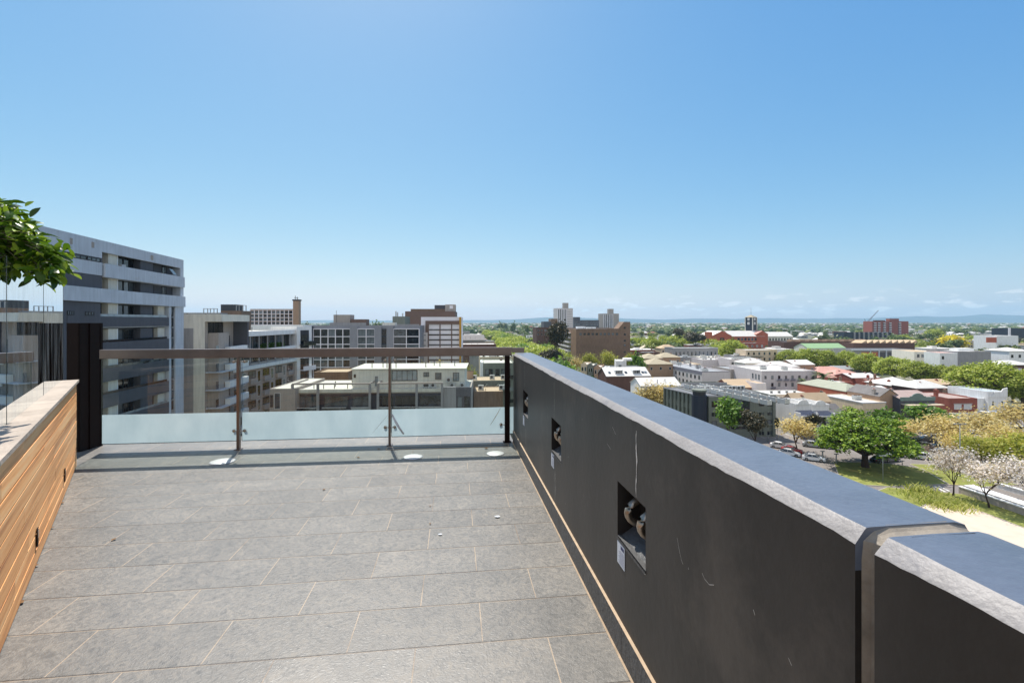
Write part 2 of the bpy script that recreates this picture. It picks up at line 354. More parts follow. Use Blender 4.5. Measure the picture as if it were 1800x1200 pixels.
# sealant joint: recessed hollow strip over the wall and its top
sj=MB()
pts=[(.018,-.02),(.018,1.05),(.022,1.085),(.04,1.100),(.07,1.106),(.2,1.106),(.236,1.098),(.242,1.05)]
ys=[.847,.853,.862,.872,.884,.893,.898]; dp=[-.010,-.003,.006,.010,.006,-.003,-.010]
rows=[]
for y,d in zip(ys,dp): rows.append([(x+(d if i<3 else 0),y,z-(d*.5 if i>=3 else 0)) for i,(x,z) in enumerate(pts)])
for i in range(6):
    for j in range(len(pts)-1):
        sj.add([rows[i][j],rows[i][j+1],rows[i+1][j+1],rows[i+1][j]],[(3,2,1,0)])
sj.build('joint_sealant',mt['sealant'],PW,smooth=True)
sf=MB(); sf.box(.03,.235,.8535,.8935,-.02,1.04); sf.build('joint_filler',mt['darkgap'],PW)
# skirting tiles with cream grout on top and between
y=-1.6; k=0
sk=MB(); gr=MB()
while y<5.85:
    y1=min(y+.617,5.88); sk.box(-.011,-.001,y+.002,y1-.002,.004,.145); gr.box(-.009,-.0015,y-.002,y+.002,.003,.143); y+=.617
sk.build('skirting',mt['skirt'],PW)
gr.add([(-.011,-1.6,.1455),(-.011,5.88,.1455),(-.0005,5.88,.153),(-.0005,-1.6,.153)],[(0,1,2,3)])
gr.add([(-.017,-1.6,.001),(-.017,5.88,.001),(-.011,5.88,.010),(-.011,-1.6,.010)],[(0,1,2,3)])
gr.build('grout_line',mt['grout'],PW)
# recess fittings
for (a,b) in REC:
    s=MB(); s.add([(-.004,a,ZA-.012),(-.004,b,ZA-.012),(.105,b,ZA+.055),(.105,a,ZA+.055)],[(0,1,2,3)][::1])
    s.add([(-.004,a,ZA-.012),(-.004,b,ZA-.012),(-.004,b,ZA+.0),(-.004,a,ZA+.0)],[(3,2,1,0)])
    s.box(.0,.10,a+.001,b-.001,ZA-.004,ZA+.004)
    s.build('recess_sill',mt['metal_sill'] if 'metal_sill' in mt else mt['skirt'],PW)
    for yy in (a+.095,a+.235):
        t=MB(); pts=[]
        for i in range(13):
            an=math.pi*i/12; pts.append((.109-.092*math.sin(an),yy,.652+.060*math.cos(an)))
        t.tube(pts,.0155,10); t.cyl(0,0,0,0.0001,.0001,n=3)
        t.tube([(.109,yy,.712),(.097,yy,.712)],.024,10); t.tube([(.109,yy,.592),(.097,yy,.592)],.024,10)
        t.build('anchor_ring',mt['oldsteel'],PW,smooth=True)
    c=MB(); c.box(-.003,-.0006,b-.095,b-.005,.400,.498); nc=c.build('notice_card',mt['card'],PW)
    p=MB(); p.box(-.0038,-.0031,b-.088,b-.050,.477,.492,0)
    for q in range(9):
        wl=.07*(.7+.3*((q*37)%10)/10); p.box(-.0036,-.0031,b-.088,b-.088+wl,.466-q*.0068,.4638-q*.0068,1)
    p.build('print',[mt['navy'],M('grey_print',(130,132,145))] if 'gp' not in mt else [mt['navy'],mt['gp']],nc)
    mt['gp']=bpy.data.materials['grey_print']
# white mineral streaks and scratches on the render (thin crusts, 1 mm proud)
st=MB(); rnd=random.Random(5)
def streak(y,z0,z1,w):
    n=26; L=[];Rr=[]
    for i in range(n+1):
        t=i/n; z=z0+(z1-z0)*t; ww=w*(.35+.65*abs(math.sin(t*7+y)))*(1 if .05<t<.95 else .3)*rnd.uniform(.5,1.1); c=y+.004*math.sin(t*9)+rnd.gauss(0,.0008)
        L.append((-.0012,c-ww/2,z)); Rr.append((-.0012,c+ww/2,z))
    vs=L+Rr
    st.add(vs,[(i,i+1,n+1+i+1,n+1+i) for i in range(n)])
streak(1.955,1.05,.775,.009); streak(1.95,1.0,.86,.006); streak(3.53,1.06,.775,.004); streak(4.97,1.04,.80,.006); streak(3.50,.395,.17,.007); streak(4.90,.395,.22,.005)
st.build('mineral_streak',mt['streak'],PW)
sc_=MB()
def scratch(pts,w=.0012):
    for (a,b),(c,d) in zip(pts,pts[1:]):
        sc_.add([(-.0011,a,b),(-.0011,c,d),(-.0011,c,d+w),(-.0011,a,b+w)],[(0,1,2,3)])
        sc_.add([(-.0010,a-w/2,b),(-.0010,c-w/2,d),(-.0010,c+w/2,d),(-.0010,a+w/2,b)],[(0,1,2,3)])
scratch([(1.60,.77),(1.585,.735),(1.57,.71),(1.56,.70)]); scratch([(1.44,.735),(1.425,.725),(1.40,.722),(1.375,.735)])
scratch([(2.32,.90),(2.27,.885)]); scratch([(2.25,1.0),(2.2,.975)]); scratch([(1.07,.74),(1.06,.73)])
for _ in range(16):
    a=rnd.uniform(1,4.5); b=rnd.uniform(.25,1.0); scratch([(a,b),(a+rnd.uniform(-.01,.01),b-rnd.uniform(.003,.014))],.0016)
sc_.build('scratch_mark',mt['streak'],PW)

# glass railing
RL=thing('glass_railing','bronze framed glass railing with frosted lower band across the far edge of the terrace','railing',(-4.72,5.39,0),R(6.19))
rb=MB(); rb.box(0,4.742,-.03,.03,1.072,1.178); o=rb.build('handrail',mt['bronze'],RL)
bv=o.modifiers.new('b','BEVEL'); bv.width=.006; bv.segments=3
rb=MB(); rb.box(4.748,4.90,-.024,.024,1.112,1.172); rb.build('handrail_end',mt['bronze'],RL)
def clamp(x,z,par):
    m=MB(); m.tube([(x,-.005,z),(x,-.022,z)],.007,8)
    m.tube([(x,-.018,z),(x,-.022,z),(x,-.030,z),(x,-.036,z),(x,-.038,z)],[.012,.019,.019,.013,.004],12)
    m.tube([(x,.014,z),(x,.022,z)],.018,10)
    return m.build('glass_clamp',mt['oldsteel'],par,smooth=True)
for x,w,hd in ((1.514,.030,.046),(3.25,.026,.04),(4.683,.062,.05)):
    p=MB(); p.box(x-w/2,x+w/2,-.065,-.065+hd,0,1.071); p.box(x-w/2-.02,x+w/2+.02,-.085,.0,0,.008)
    po=p.build('post',mt['bronze'] if w<.05 else mt['steel_dark'],RL)
    for z in (1.03,.215):
        for sx in (-1,1):
            if w>.05 and sx>0: continue
            xx=x+sx*(w/2+.045)
            clamp(xx,z,po)
            a=MB(); a.tube([(x+sx*w/2,-.045,z),(xx,-.022,z)],.006,6); a.build('clamp_arm',mt['oldsteel'],po)
GP=[(0.01,1.494),(1.534,3.236),(3.266,4.666),(4.70,4.80)]
for a,b in GP:
    g=MB(); g.add([(a,0,.095),(b,0,.095),(b,0,1.068),(a,0,1.068)],[(0,1,2,3)]); go=g.build('glass_panel',mt['glass'],RL)
    f=MB(); f.add([(a+.002,-.0015,.097),(b-.002,-.0015,.097),(b-.002,-.0015,.428),(a+.002,-.0015,.428)],[(0,1,2,3)]); f.build('frosted_film',mt['frost'],go)
    e=MB(); e.box(a,b,-.006,.006,.089,.0945); 
    e.box(a-.003,a,-.005,.005,.095,1.068); e.box(b,b+.003,-.005,.005,.095,1.068)
    e.build('glass_edge',M('dark_green_glass_edge',(34,48,44),rough=.2,spec=.8) if 'ge' not in mt else mt['ge'],go); mt['ge']=bpy.data.materials['dark_green_glass_edge']
# loose torn film strips hanging at the clamps
def flap(x0,z0,x1,z1,w,bend,mat):
    m=MB(); n=8; A=[];B=[]
    for i in range(n+1):
        t=i/n; x=x0+(x1-x0)*t; z=z0+(z1-z0)*t; y=-.035-bend*math.sin(t*2.6)
        ww=w*(1-.6*abs(t-.45)); A.append((x-ww/2,y,z)); B.append((x+ww/2,y-.012,z+.01))
    m.add(A+B,[(i,i+1,n+2+i,n+1+i) for i in range(n)]); return m.build('film_strip',mat,RL)
flap(3.225,.36,3.03,.13,.014,.03,mt['bronze']); flap(3.275,.37,3.42,.13,.03,.05,mt['card']); flap(4.60,.42,4.47,.21,.014,.02,mt['oldsteel'])

# dark steel fin column at the left end of the rail
FC=thing('steel_column','dark brown steel fin column standing at the left end of the glass railing','column',(-5.05,5.6,0))
def fin(p0,p1,D,t,D2=None):
    a=at(p0,D); b=at(p1,D); m=MB(); m.box(a.x+5.05,b.x+5.05,D-5.6,D-5.6+t,0,1.483)
    return m.build('steel_fin',mt['steel_dark'],FC)
fin(157.5,177,5.66,.03); fin(140.5,157,5.52,.03); fin(117,139.5,5.40,.03)
m=MB(); m.box(at(158,5.52).x+5.05-.012,at(158,5.52).x+5.05,-.08,.07,0,1.48); m.box(at(140,5.4).x+5.05-.012,at(140,5.4).x+5.05,-.2,-.06,0,1.48); m.build('steel_web',mt['steel_dark'],FC)

# left timber planter with glass screen
TW=thing('timber_planter_wall','orange cedar board planter wall with pale timber cap on the left','planter',(-4.5,4.85,0),R(-51.27))
LW=7.2
bk=MB(); bk.box(0,LW,-.72,-.022,0,.80); bk.box(0.004,LW,-.0215,-.007,.004,.868); bk.build('planter_box',mt['darkgap'],TW)
bd=MB(); rnd=random.Random(3)
nb=9; bh=.862/nb
for i in range(nb):
    z0=.006+i*bh; x=0
    off=rnd.uniform(1.5,3.5)
    while x<LW:
        x1=min(x+off,LW); bd.box(x+.0015,x1-.0015,-.021,rnd.uniform(-.0012,.0012),z0+.005,z0+bh-.005); x=x1; off=rnd.uniform(2.2,3.6)
bo=bd.build('timber_board',mt['board'],TW)
cp=MB(); x=-.03
for L in (2.9,2.4,2.3): cp.box(x,x+L-.003,-.16,.018,.872,.897); x+=L
cp.build('timber_cap',mt['cap'],TW)
so=MB(); so.box(0,LW,-.70,-.18,.80,.84); so.build('soil',mt['soil'],TW)
for s,z in ((1.08,.19),(2.52,.175),(3.95,.175)):
    m=MB(); m.box(s-.02,s+.02,.0025,.008,z-.055,z+.055,0); m.box(s-.012,s+.012,.008,.011,z-.0,z+.04,1); m.build('step_light',[mt['steel_dark'],mt['chrome']],TW)
GS=thing('glass_screen','tall frameless glass screen standing on the timber planter cap on the left','glass screen',(-4.5,4.85,0),R(-51.27))
jo=[-.13,1.20,2.61,3.95,5.3,6.6]
for a,b in zip(jo,jo[1:]):
    m=MB(); m.add([(a+.003,-.112,.898),(b-.003,-.112,.898),(b-.003,-.112,1.885),(a+.003,-.112,1.885)],[(0,1,2,3)]); g=m.build('glass_pane',mt['screen'],GS)
    e=MB(); e.box(a+.0,a+.002,-.1135,-.1105,.898,1.885); e.box(a,b,-.1135,-.1105,1.885,1.887); e.build('glass_edge',mt['ge'],g)

# stainless disc covers
for i,(px,py,r,l) in enumerate(((391,811,.135,'brushed steel disc cover on the tiles, leftmost and near the left rail post'),(726,803,.118,'brushed steel disc cover on the tiles in front of the middle rail post'),(871,797,.112,'brushed steel disc cover on the tiles nearest the charcoal parapet'))):
    D=825*1.5/(py-565); p=at(px,D); m=MB()
    m.tube([(0,0,.001),(0,0,.003),(0,0,.008),(0,0,.012),(0,0,.0135)],[r*.92,r*.92,r*.8,r*.4,r*.02],32)
    o=m.build('disc_cover',mt['disc'],None,smooth=True,loc=(p.x,p.y,0)); tag(o,l,'disc cover','steel disc covers by the rail')
# slot drain in front of the glass
dr=thing('slot_drain','thin pale metal slot drain set in the tiles below the right glass panels','drain',(-1.48,5.52,0),R(6.2))
m=MB(); m.box(0,1.45,-.035,-.028,.001,.004); m.box(0,1.45,.07,.077,.001,.004); m.box(1.443,1.45,-.028,.07,.001,.004); m.box(0,.007,-.028,.07,.001,.004); m.build('drain_frame',mt['grout'],dr)
m=MB(); m.box(.008,1.442,-.027,.069,.0005,.002); m.build('drain_grate',mt['skirt'],dr)
# litter
def litter(px,py,s,mat,label,name='fallen_leaf',cat='leaf',grp=None,rz=0):
    D=825*1.5/(py-565); p=at(px,D); m=MB(); rr=random.Random(int(px*7+py))
    n=6
    for i in range(n):
        t0=i/n; t1=(i+1)/n; w0=s*.35*math.sin(math.pi*max(t0,.05)); w1=s*.35*math.sin(math.pi*min(t1,.96)); z0=.004+s*.25*abs(t0-.5); z1=.004+s*.25*abs(t1-.5)
        m.add([(t0*s,-w0,z0+.3*w0),(t1*s,-w1,z1+.3*w1),(t1*s,0,z1),(t0*s,0,z0)],[(0,1,2,3)]); m.add([(t0*s,0,z0),(t1*s,0,z1),(t1*s,w1,z1+.3*w1),(t0*s,w0,z0+.3*w0)],[(0,1,2,3)])
    o=m.build(name,mat,None,loc=(p.x,p.y,0),rz=rz); tag(o,label,cat,grp)
for px,py,s in ((68,995,.06),(122,854,.05),(40,1062,.05),(95,928,.04),(112,885,.04),(204,947,.035),(632,805,.04),(567,862,.03),(754,890,.02),(757,922,.02),(858,788,.05),(668,790,.04)):
    litter(px,py,s,mt['deadleaf'],'small curled dead leaf lying on the grey slate tiles','fallen_leaf','leaf','dead leaves scattered on the tiles',rz=px*.7)
litter(869,909,.045,mt['card'],'pale crumpled scrap on the tiles nearest the parapet','paper_scrap','scrap'); litter(770,940,.03,mt['card'],'tiny white scrap on the tiles in mid terrace','paper_scrap','scrap'); litter(315,791,.02,mt['card'],'tiny white scrap under the left glass panel','paper_scrap','scrap')

# overhanging shrub with large glossy leaves behind the screen
def shrub():
    rnd=random.Random(8)
    t=thing('leafy_shrub','glossy green broad-leaved shrub hanging over the glass screen at the left edge','shrub',(-3.62,2.75,.84))
    tips=[]; br=MB()
    base=Vector((0,0,0))
    # targets in world through the region of the picture where the crown shows
    tg=[]
    for _ in range(150):
        u=rnd.random(); px=-74+u*168; lo=480-max(0,(75-px))*.5; top=362+max(0,px-10)*.95*(1 if px<118 else 1)
        top=min(top,lo-25); py=top+(lo-top)*rnd.random()**.9; D=rnd.uniform(2.75,3.35)
        p=at(px,D); p.z=zat(py,D); 
        tg.append(p-Vector((-3.62,2.75,.84)))
    for p in tg:
        mid=Vector((p.x*.62+rnd.gauss(0,.03),p.y*.62+rnd.gauss(0,.03),max(p.z*.95,1.14+rnd.random()*.08)))
        br.tube([base+Vector((rnd.gauss(0,.03),rnd.gauss(0,.03),0)),Vector((mid.x*.4,mid.y*.4,mid.z*.7)),mid,p.lerp(mid,.25)+Vector((0,0,.02)),p],[.004,.004,.003,.0025,.0018],4)
        tips.append((p,(p-mid).normalized()))
    br.build('branch',M('shrub_bark',(96,84,66)),t)
    lf=MB()
    def leaf(p,d,s):
        d=d.normalized(); up=Vector((rnd.gauss(0,.45),rnd.gauss(0,.45),1)).normalized(); side=d.cross(up)
        if side.length<.1: side=Vector((1,0,0))
        side.normalize(); nn=side.cross(d).normalized()
        n=5; rows=[]
        for i in range(n+1):
            q=i/n; w=s*.26*math.sin(math.pi*(.04+q*.94))**.8; c=p+d*(s*q)-nn*(s*.22*q*q)
            rows.append((c-side*w+nn*w*.35,c,c+side*w+nn*w*.35))
        vs=[v for r in rows for v in r]; fs=[]
        for i in range(n):
            for j in (0,1): fs.append((i*3+j,(i+1)*3+j,(i+1)*3+j+1,i*3+j+1))
        lf.add(vs,fs)
    for p,d in tips:
        for _ in range(rnd.randint(10,14)):
            dd=d*.5+Vector((rnd.gauss(0,.75),rnd.gauss(0,.75),rnd.gauss(-.05,.6)))
            leaf(p+Vector((rnd.gauss(0,.035),rnd.gauss(0,.035),rnd.gauss(0,.035))),dd,rnd.uniform(.055,.092))
    lf.build('foliage',leafmat('glossy_leaf',(42,66,14),(84,116,26),(156,178,58),trans=.35,rough=.3,orand=0),t,smooth=True)
shrub()
# ================================================================ GROUND
def mk_ground():
    m,nt,out=newmat('city_ground'); L=nt.links
    b=N(nt,'ShaderNodeBsdfPrincipled'); L.new(b.outputs[0],out.inputs[0]); b.inputs['Roughness'].default_value=.9
    tc=N(nt,'ShaderNodeTexCoord')
    n=N(nt,'ShaderNodeTexNoise'); n.inputs['Scale'].default_value=.012; n.inputs['Detail'].default_value=9; n.inputs['Roughness'].default_value=.75; L.new(tc.outputs['Object'],n.inputs[0])
    cr=N(nt,'ShaderNodeValToRGB'); e=cr.color_ramp.elements
    e[0].position=.36; e[0].color=lin((62,72,48))+(1,); e[1].position=.68; e[1].color=lin((140,134,122))+(1,); k=e.new(.5); k.color=lin((96,96,76))+(1,)
    L.new(n.outputs[0],cr.inputs[0]); L.new(cr.outputs[0],b.inputs['Base Color']); return m
g=MB(); g.add([(-15000,-2500,G0),(15000,-2500,G0),(15000,15000,G0),(-15000,15000,G0)],[(0,1,2,3)])
o=g.build('ground',mk_ground()); tag(o,kind='structure')
mt['asphalt']=M('asphalt',(126,119,114),rough=.9,var=.12,scale=.25,dirt=((120,116,112),.5,.55,.6))
mt['footpath']=M('pale_pavement',(196,180,162),rough=.9,var=.08,scale=.5)
mt['kerb']=M('kerb_stone',(168,160,150),rough=.9,var=.1)
mt['grass']=M('park_grass',(122,126,62),rough=1,var=.3,scale=.5,dirt=((186,164,96),.35,.56,.7))
mt['white']=M('white_paint_mark',(225,222,215),rough=.8,var=.08)
def sheet(name,pts,z,mat,kerb=False,kind='structure'):
    """polygon on the ground from picture points"""
    P=[ground(*p) for p in pts]; m=MB()
    if kerb:
        q=[(p.x,p.y) for p in P]
        a=sum(q[i][0]*q[(i+1)%len(q)][1]-q[(i+1)%len(q)][0]*q[i][1] for i in range(len(q)))
        if a<0:q=q[::-1]
        m.prism(q,G0-.02,G0+z)
        c=Vector((sum(x for x,_ in q)/len(q),sum(y for _,y in q)/len(q)))
        kk=MB(); n=len(q)
        for i in range(n):
            p0=Vector(q[i]);p1=Vector(q[(i+1)%n]);d=(p1-p0).normalized();no=Vector((d.y,-d.x))*.15
            kk.add([(p0.x,p0.y,G0-.02),(p1.x,p1.y,G0-.02),(p1.x+no.x,p1.y+no.y,G0-.02),(p0.x+no.x,p0.y+no.y,G0-.02),(p0.x,p0.y,G0+z+.01),(p1.x,p1.y,G0+z+.01),(p1.x+no.x,p1.y+no.y,G0+z+.01),(p0.x+no.x,p0.y+no.y,G0+z+.01)],[(4,5,6,7),(2,3,7,6),(0,3,2,1),(0,1,5,4),(1,2,6,5),(3,0,4,7)])
        o2=kk.build('kerb',mt['kerb']); tag(o2,kind='structure')
    else: m.add([(p.x,p.y,G0+z) for p in P],[tuple(range(len(P)))])
    o=m.build(name,mat); tag(o,kind=kind); return o
def road(name,x0,y0,x1,y1,w,z=.02,mat=None):
    a=Vector((x0,y0));b=Vector((x1,y1));d=(b-a).normalized();n=Vector((-d.y,d.x))*w/2
    m=MB(); m.add([(a.x-n.x,a.y-n.y,G0+z),(b.x-n.x,b.y-n.y,G0+z),(b.x+n.x,b.y+n.y,G0+z),(a.x+n.x,a.y+n.y,G0+z)],[(0,1,2,3)])
    o=m.build(name,mat or mt['asphalt']); tag(o,kind='structure'); return o
# car park and streets
sheet('car_park',[(1250,756),(1350,757),(1620,742),(1950,730),(2300,840),(2300,960),(1560,1000),(1250,900)],.010,mt['asphalt'])
for a,b in (((1345,776),(1800,762)),): pass
road('street',-40,40,60,190,0.01) if False else None
road('street',-10,175,240,205,9,.014)
road('street',-30,30,-75,700,11,.013)
road('street',20,200,-60,1200,14,.016)
for k,y in enumerate((262,330,420,520)): road('street',-20,y,420,y+52,8,.018+.004*k)
# park island, verge, path
sheet('park_lawn',[(1466,812),(1560,815),(1620,824),(1667,851),(1560,855),(1480,850)],.12,mt['grass'],kerb=True)
sheet('verge_lawn',[(1560,857),(1690,869),(1720,873),(1900,925),(1900,968),(1800,928),(1664,876),(1640,880),(1600,900),(1500,880)],.12,mt['grass'],kerb=True)
sheet('traffic_island_lawn',[(1600,816),(1640,817),(1720,840),(1790,852),(1730,856),(1668,852),(1628,828)],.12,mt['grass'],kerb=True)
sheet('footpath',[(1640,880),(1664,876),(1800,928),(1950,984),(1950,1100),(1560,940),(1580,900)],.05,mt['footpath'])
cw=MB()
for (x0,y0),(x1,y1),wd in (((1640,854),(1660,864),3.2),((1647,853),(1668,863),2.6)):
    P=[ground(x0,y0),ground(x0+wd,y0),ground(x1+wd,y1),ground(x1,y1)]; cw.add([(p.x,p.y,G0+.022) for p in P],[(0,3,2,1)][::1])
tag(cw.build('road_marking',mt['white']),kind='structure')
pm=MB()
for i in range(24):
    a=ground(1345+i*19,770-i*.15) ; d=Vector((.9,-2.2,0)).normalized()
    for r_ in (0,):
        p=a; q=a+Vector((-.7,4.6,0)); pm.add([(p.x-.06,p.y,G0+.02),(p.x+.06,p.y,G0+.02),(q.x+.06,q.y,G0+.02),(q.x-.06,q.y,G0+.02)],[(0,1,2,3)])
tag(pm.build('parking_marking',mt['white']),kind='structure')

# ================================================================ BUILDING KIT
W={}
W['brick_red']=M('red_brick',(146,84,70),rough=.9,var=.14,scale=.7,streak=.15)
W['brick_orange']=M('orange_red_brick',(180,100,76),rough=.9,var=.1,scale=.7,streak=.1)
W['brick_brown']=M('brown_brick',(130,106,88),rough=.9,var=.14,scale=.12,streak=.25)
W['brick_tan']=M('tan_brick',(168,138,114),rough=.9,var=.1,scale=.5,streak=.12)
W['brick_dark']=M('dark_brick',(98,72,64),rough=.9,var=.15,scale=.6,streak=.12)
W['cream']=M('cream_render',(220,215,202),rough=.85,var=.06,scale=.4,streak=.14)
W['white']=M('white_render',(232,232,230),rough=.8,var=.05,scale=.4,streak=.12)
W['bluewhite']=M('pale_blue_render',(226,224,220),rough=.8,var=.06,scale=.5,streak=.14)
W['lavender']=M('lavender_grey_render',(208,200,198),rough=.85,var=.05,scale=.4,streak=.1)
W['lavdark']=M('slate_lavender_band',(128,126,136),rough=.85,var=.05)
W['grey']=M('grey_render',(152,150,150),rough=.8,var=.07,scale=.4,streak=.15)
W['midgrey']=M('mid_grey_panel',(138,138,144),rough=.6,var=.06,scale=.3,streak=.1)
W['darkgrey']=M('dark_grey_render',(86,86,92),rough=.75,var=.08,scale=.5,streak=.12)
W['greengrey']=M('green_grey_concrete',(122,126,116),rough=.8,var=.08,scale=.5,streak=.15)
W['concrete']=M('pale_concrete',(192,197,205),rough=.85,var=.08,scale=.35,streak=.12,dirt=((170,164,158),.5,.6,.5))
W['taupe']=M('taupe_render',(168,158,150),rough=.85,var=.08,scale=.4,streak=.12)
W['charcoal']=M('charcoal_cladding',(56,56,60),rough=.7,var=.1)
W['blueblack']=M('blue_black_panel',(44,50,64),rough=.4,var=.1)
W['sand']=M('sand_render',(214,194,166),rough=.85,var=.06,scale=.5,streak=.14)
W['whitepanel']=M('white_panel',(230,226,230),rough=.6,var=.03,scale=.3)
W['brownframe']=M('brown_frame_cladding',(112,90,80),rough=.7,var=.06)
W['yellow']=M('ochre_yellow_panel',(190,140,44),rough=.7,var=.06)
W['timber_grey']=M('grey_timber',(120,104,92),rough=.85,var=.15)
RF={}
RF['white']=M('white_steel_roof',(208,204,197),rough=.6,var=.06,scale=.3,stripe=('X',1.4,.07),spec=.4)
RF['grey']=M('grey_steel_roof',(150,152,154),rough=.6,var=.08,scale=.3,stripe=('X',1.4,.1))
RF['dark']=M('dark_flat_roof',(104,106,110),rough=.85,var=.12,scale=.3,dirt=((140,138,134),.3,.58,.6))
RF['pink']=M('faded_terracotta_roof',(200,152,138),rough=.85,var=.1,scale=.5,stripe=('X',1.2,.08))
RF['green']=M('pale_green_roof',(140,170,126),rough=.7,var=.05,scale=.2)
RF['greengrey']=M('grey_green_roof',(158,160,142),rough=.85,var=.1,scale=.5,stripe=('X',1.4,.1))
RF['rust']=M('rust_stained_roof',(168,148,140),rough=.8,var=.12,scale=.4,stripe=('X',1.2,.12),dirt=((150,98,78),.6,.55,.6))
RF['tan']=M('tan_roof',(186,162,132),rough=.85,var=.08,scale=.3)
RF['beige']=M('beige_tile_roof',(172,160,136),rough=.9,var=.1,scale=.5,stripe=('Z',3,.12))
RF['cream']=M('cream_membrane_roof',(208,202,188),rough=.8,var=.06,scale=.3,dirt=((190,182,168),.25,.58,.5))
RF['blue']=M('pale_blue_steel_roof',(178,190,200),rough=.5,var=.06,scale=.3,stripe=('X',1.2,.1))
RF['slate']=M('slate_roof',(112,108,106),rough=.85,var=.15,scale=.5)
GL=windowmat('window_glass',(24,29,36),(150,158,160))
GD=windowmat('dark_window_glass',(18,22,28),(104,112,118))
FRW=M('white_frame',(205,203,200),rough=.6,var=.03); FRD=M('dark_frame',(48,48,50),rough=.6,var=.05)
mt['ac']=M('pale_machine_casing',(188,188,184),rough=.6,var=.08); mt['pipe']=M('dark_flue',(70,68,66),rough=.7)
_wc={}
def winmesh(w,h,fr,gl,mull):
    k=(round(w,2),round(h,2),fr.name,gl.name,mull)
    if k in _wc: return _wc[k]
    f=MB(); t=.07 if w<4 else .1; D=.06
    f.box(0,w,-D,0,0,t); f.box(0,w,-D,0,h-t,h); f.box(0,t,-D,0,t,h-t); f.box(w-t,w,-D,0,t,h-t)
    for i in range(1,mull): x=w*i/mull; f.box(x-.035,x+.035,-D,0,t,h-t)
    p=MB(); p.box(t,w-t,-.02,.0,t,h-t)
    both=MB(); both.v=list(f.v); both.f=list(f.f); both.m=[0]*len(f.f); both.add(p.v,p.f,1)
    _wc[k]=(f.mesh('window',fr),p.mesh('pane',gl),both.mesh('window',[fr,gl]))
    return _wc[k]
class B: pass
def window(b,face,u,z,w,h,fr=None,gl=None,mull=1,deep=False):
    """u: distance along the face from its left corner, seen from outside"""
    fr=fr or FRW; gl=gl or GL
    if face=='F': loc=(u,0,z); rz=0
    elif face=='L': loc=(0,b.d-u,z); rz=-math.pi/2
    elif face=='R': loc=(b.w,u,z); rz=math.pi/2
    me=winmesh(w,h,fr,gl,mull)
    if deep:
        o=link('window',me[0],b.root,loc,rz); link('pane',me[1],o)
    else: o=link('window',me[2],b.root,loc,rz)
    b.n+=1
    return o
def wins(b,face,us,zs,w,h,**k):
    for z in zs:
        for u in us:
            if b.n<96: window(b,face,u,z,w,h,**k)
def spread(u0,u1,n,w): 
    return [u0+(u1-u0-w)*i/max(n-1,1) for i in range(n)]
_acm=None
def accessory(b,x,y,z,kind='ac',s=1.,rz=0):
    global _acm
    if _acm is None:
        a=MB(); a.box(0,.9,0,.4,.08,.85,0); a.box(.05,.15,.02,.38,0,.08,1); a.box(.75,.85,.02,.38,0,.08,1)
        a.prism([(.35+.26*math.cos(t*.6283),.47+.26*math.sin(t*.6283)) for t in range(10)],-.012,.0,1,axis='y')
        v=MB(); v.cyl(0,0,0,.75,.07,n=8); v.cyl(0,0,.75,.8,.13,n=8); v.cyl(0,0,.8,.9,.13,.03,n=8)
        c=MB(); c.box(-.35,.35,-.35,.35,0,1.5,0); c.box(-.42,.42,-.42,.42,1.5,1.65,0); c.cyl(-.15,0,1.65,1.95,.12,n=8,m=1); c.cyl(.17,0,1.65,1.95,.12,n=8,m=1)
        pl=MB(); pl.box(0,2.4,0,1.4,.15,1.3,0); pl.box(.1,.3,.1,1.3,0,.15,1); pl.box(2.1,2.3,.1,1.3,0,.15,1); pl.cyl(.65,.7,1.3,1.42,.45,n=12,m=1); pl.cyl(1.75,.7,1.3,1.42,.45,n=12,m=1)
        _acm={'ac':('air_conditioner',a.mesh('air_conditioner',[mt['ac'],mt['pipe']])),'vent':('roof_vent',v.mesh('roof_vent',mt['pipe'])),'plant':('plant_unit',pl.mesh('plant_unit',[mt['ac'],mt['pipe']]))}
        _acm['cm']=c
    if kind.startswith('chimney'):
        wm=kind[8:] or 'brick_red'
        if ('ch',wm) not in _acm: _acm[('ch',wm)]=_acm['cm'].mesh('chimney',[W[wm],RF['pink']])
        return link('chimney',_acm[('ch',wm)],b.roof,(x,y,z),rz,(s,s,s))
    n,me=_acm[kind]; return link(n,me,b.root,(x,y,z),rz,(s,s,s))
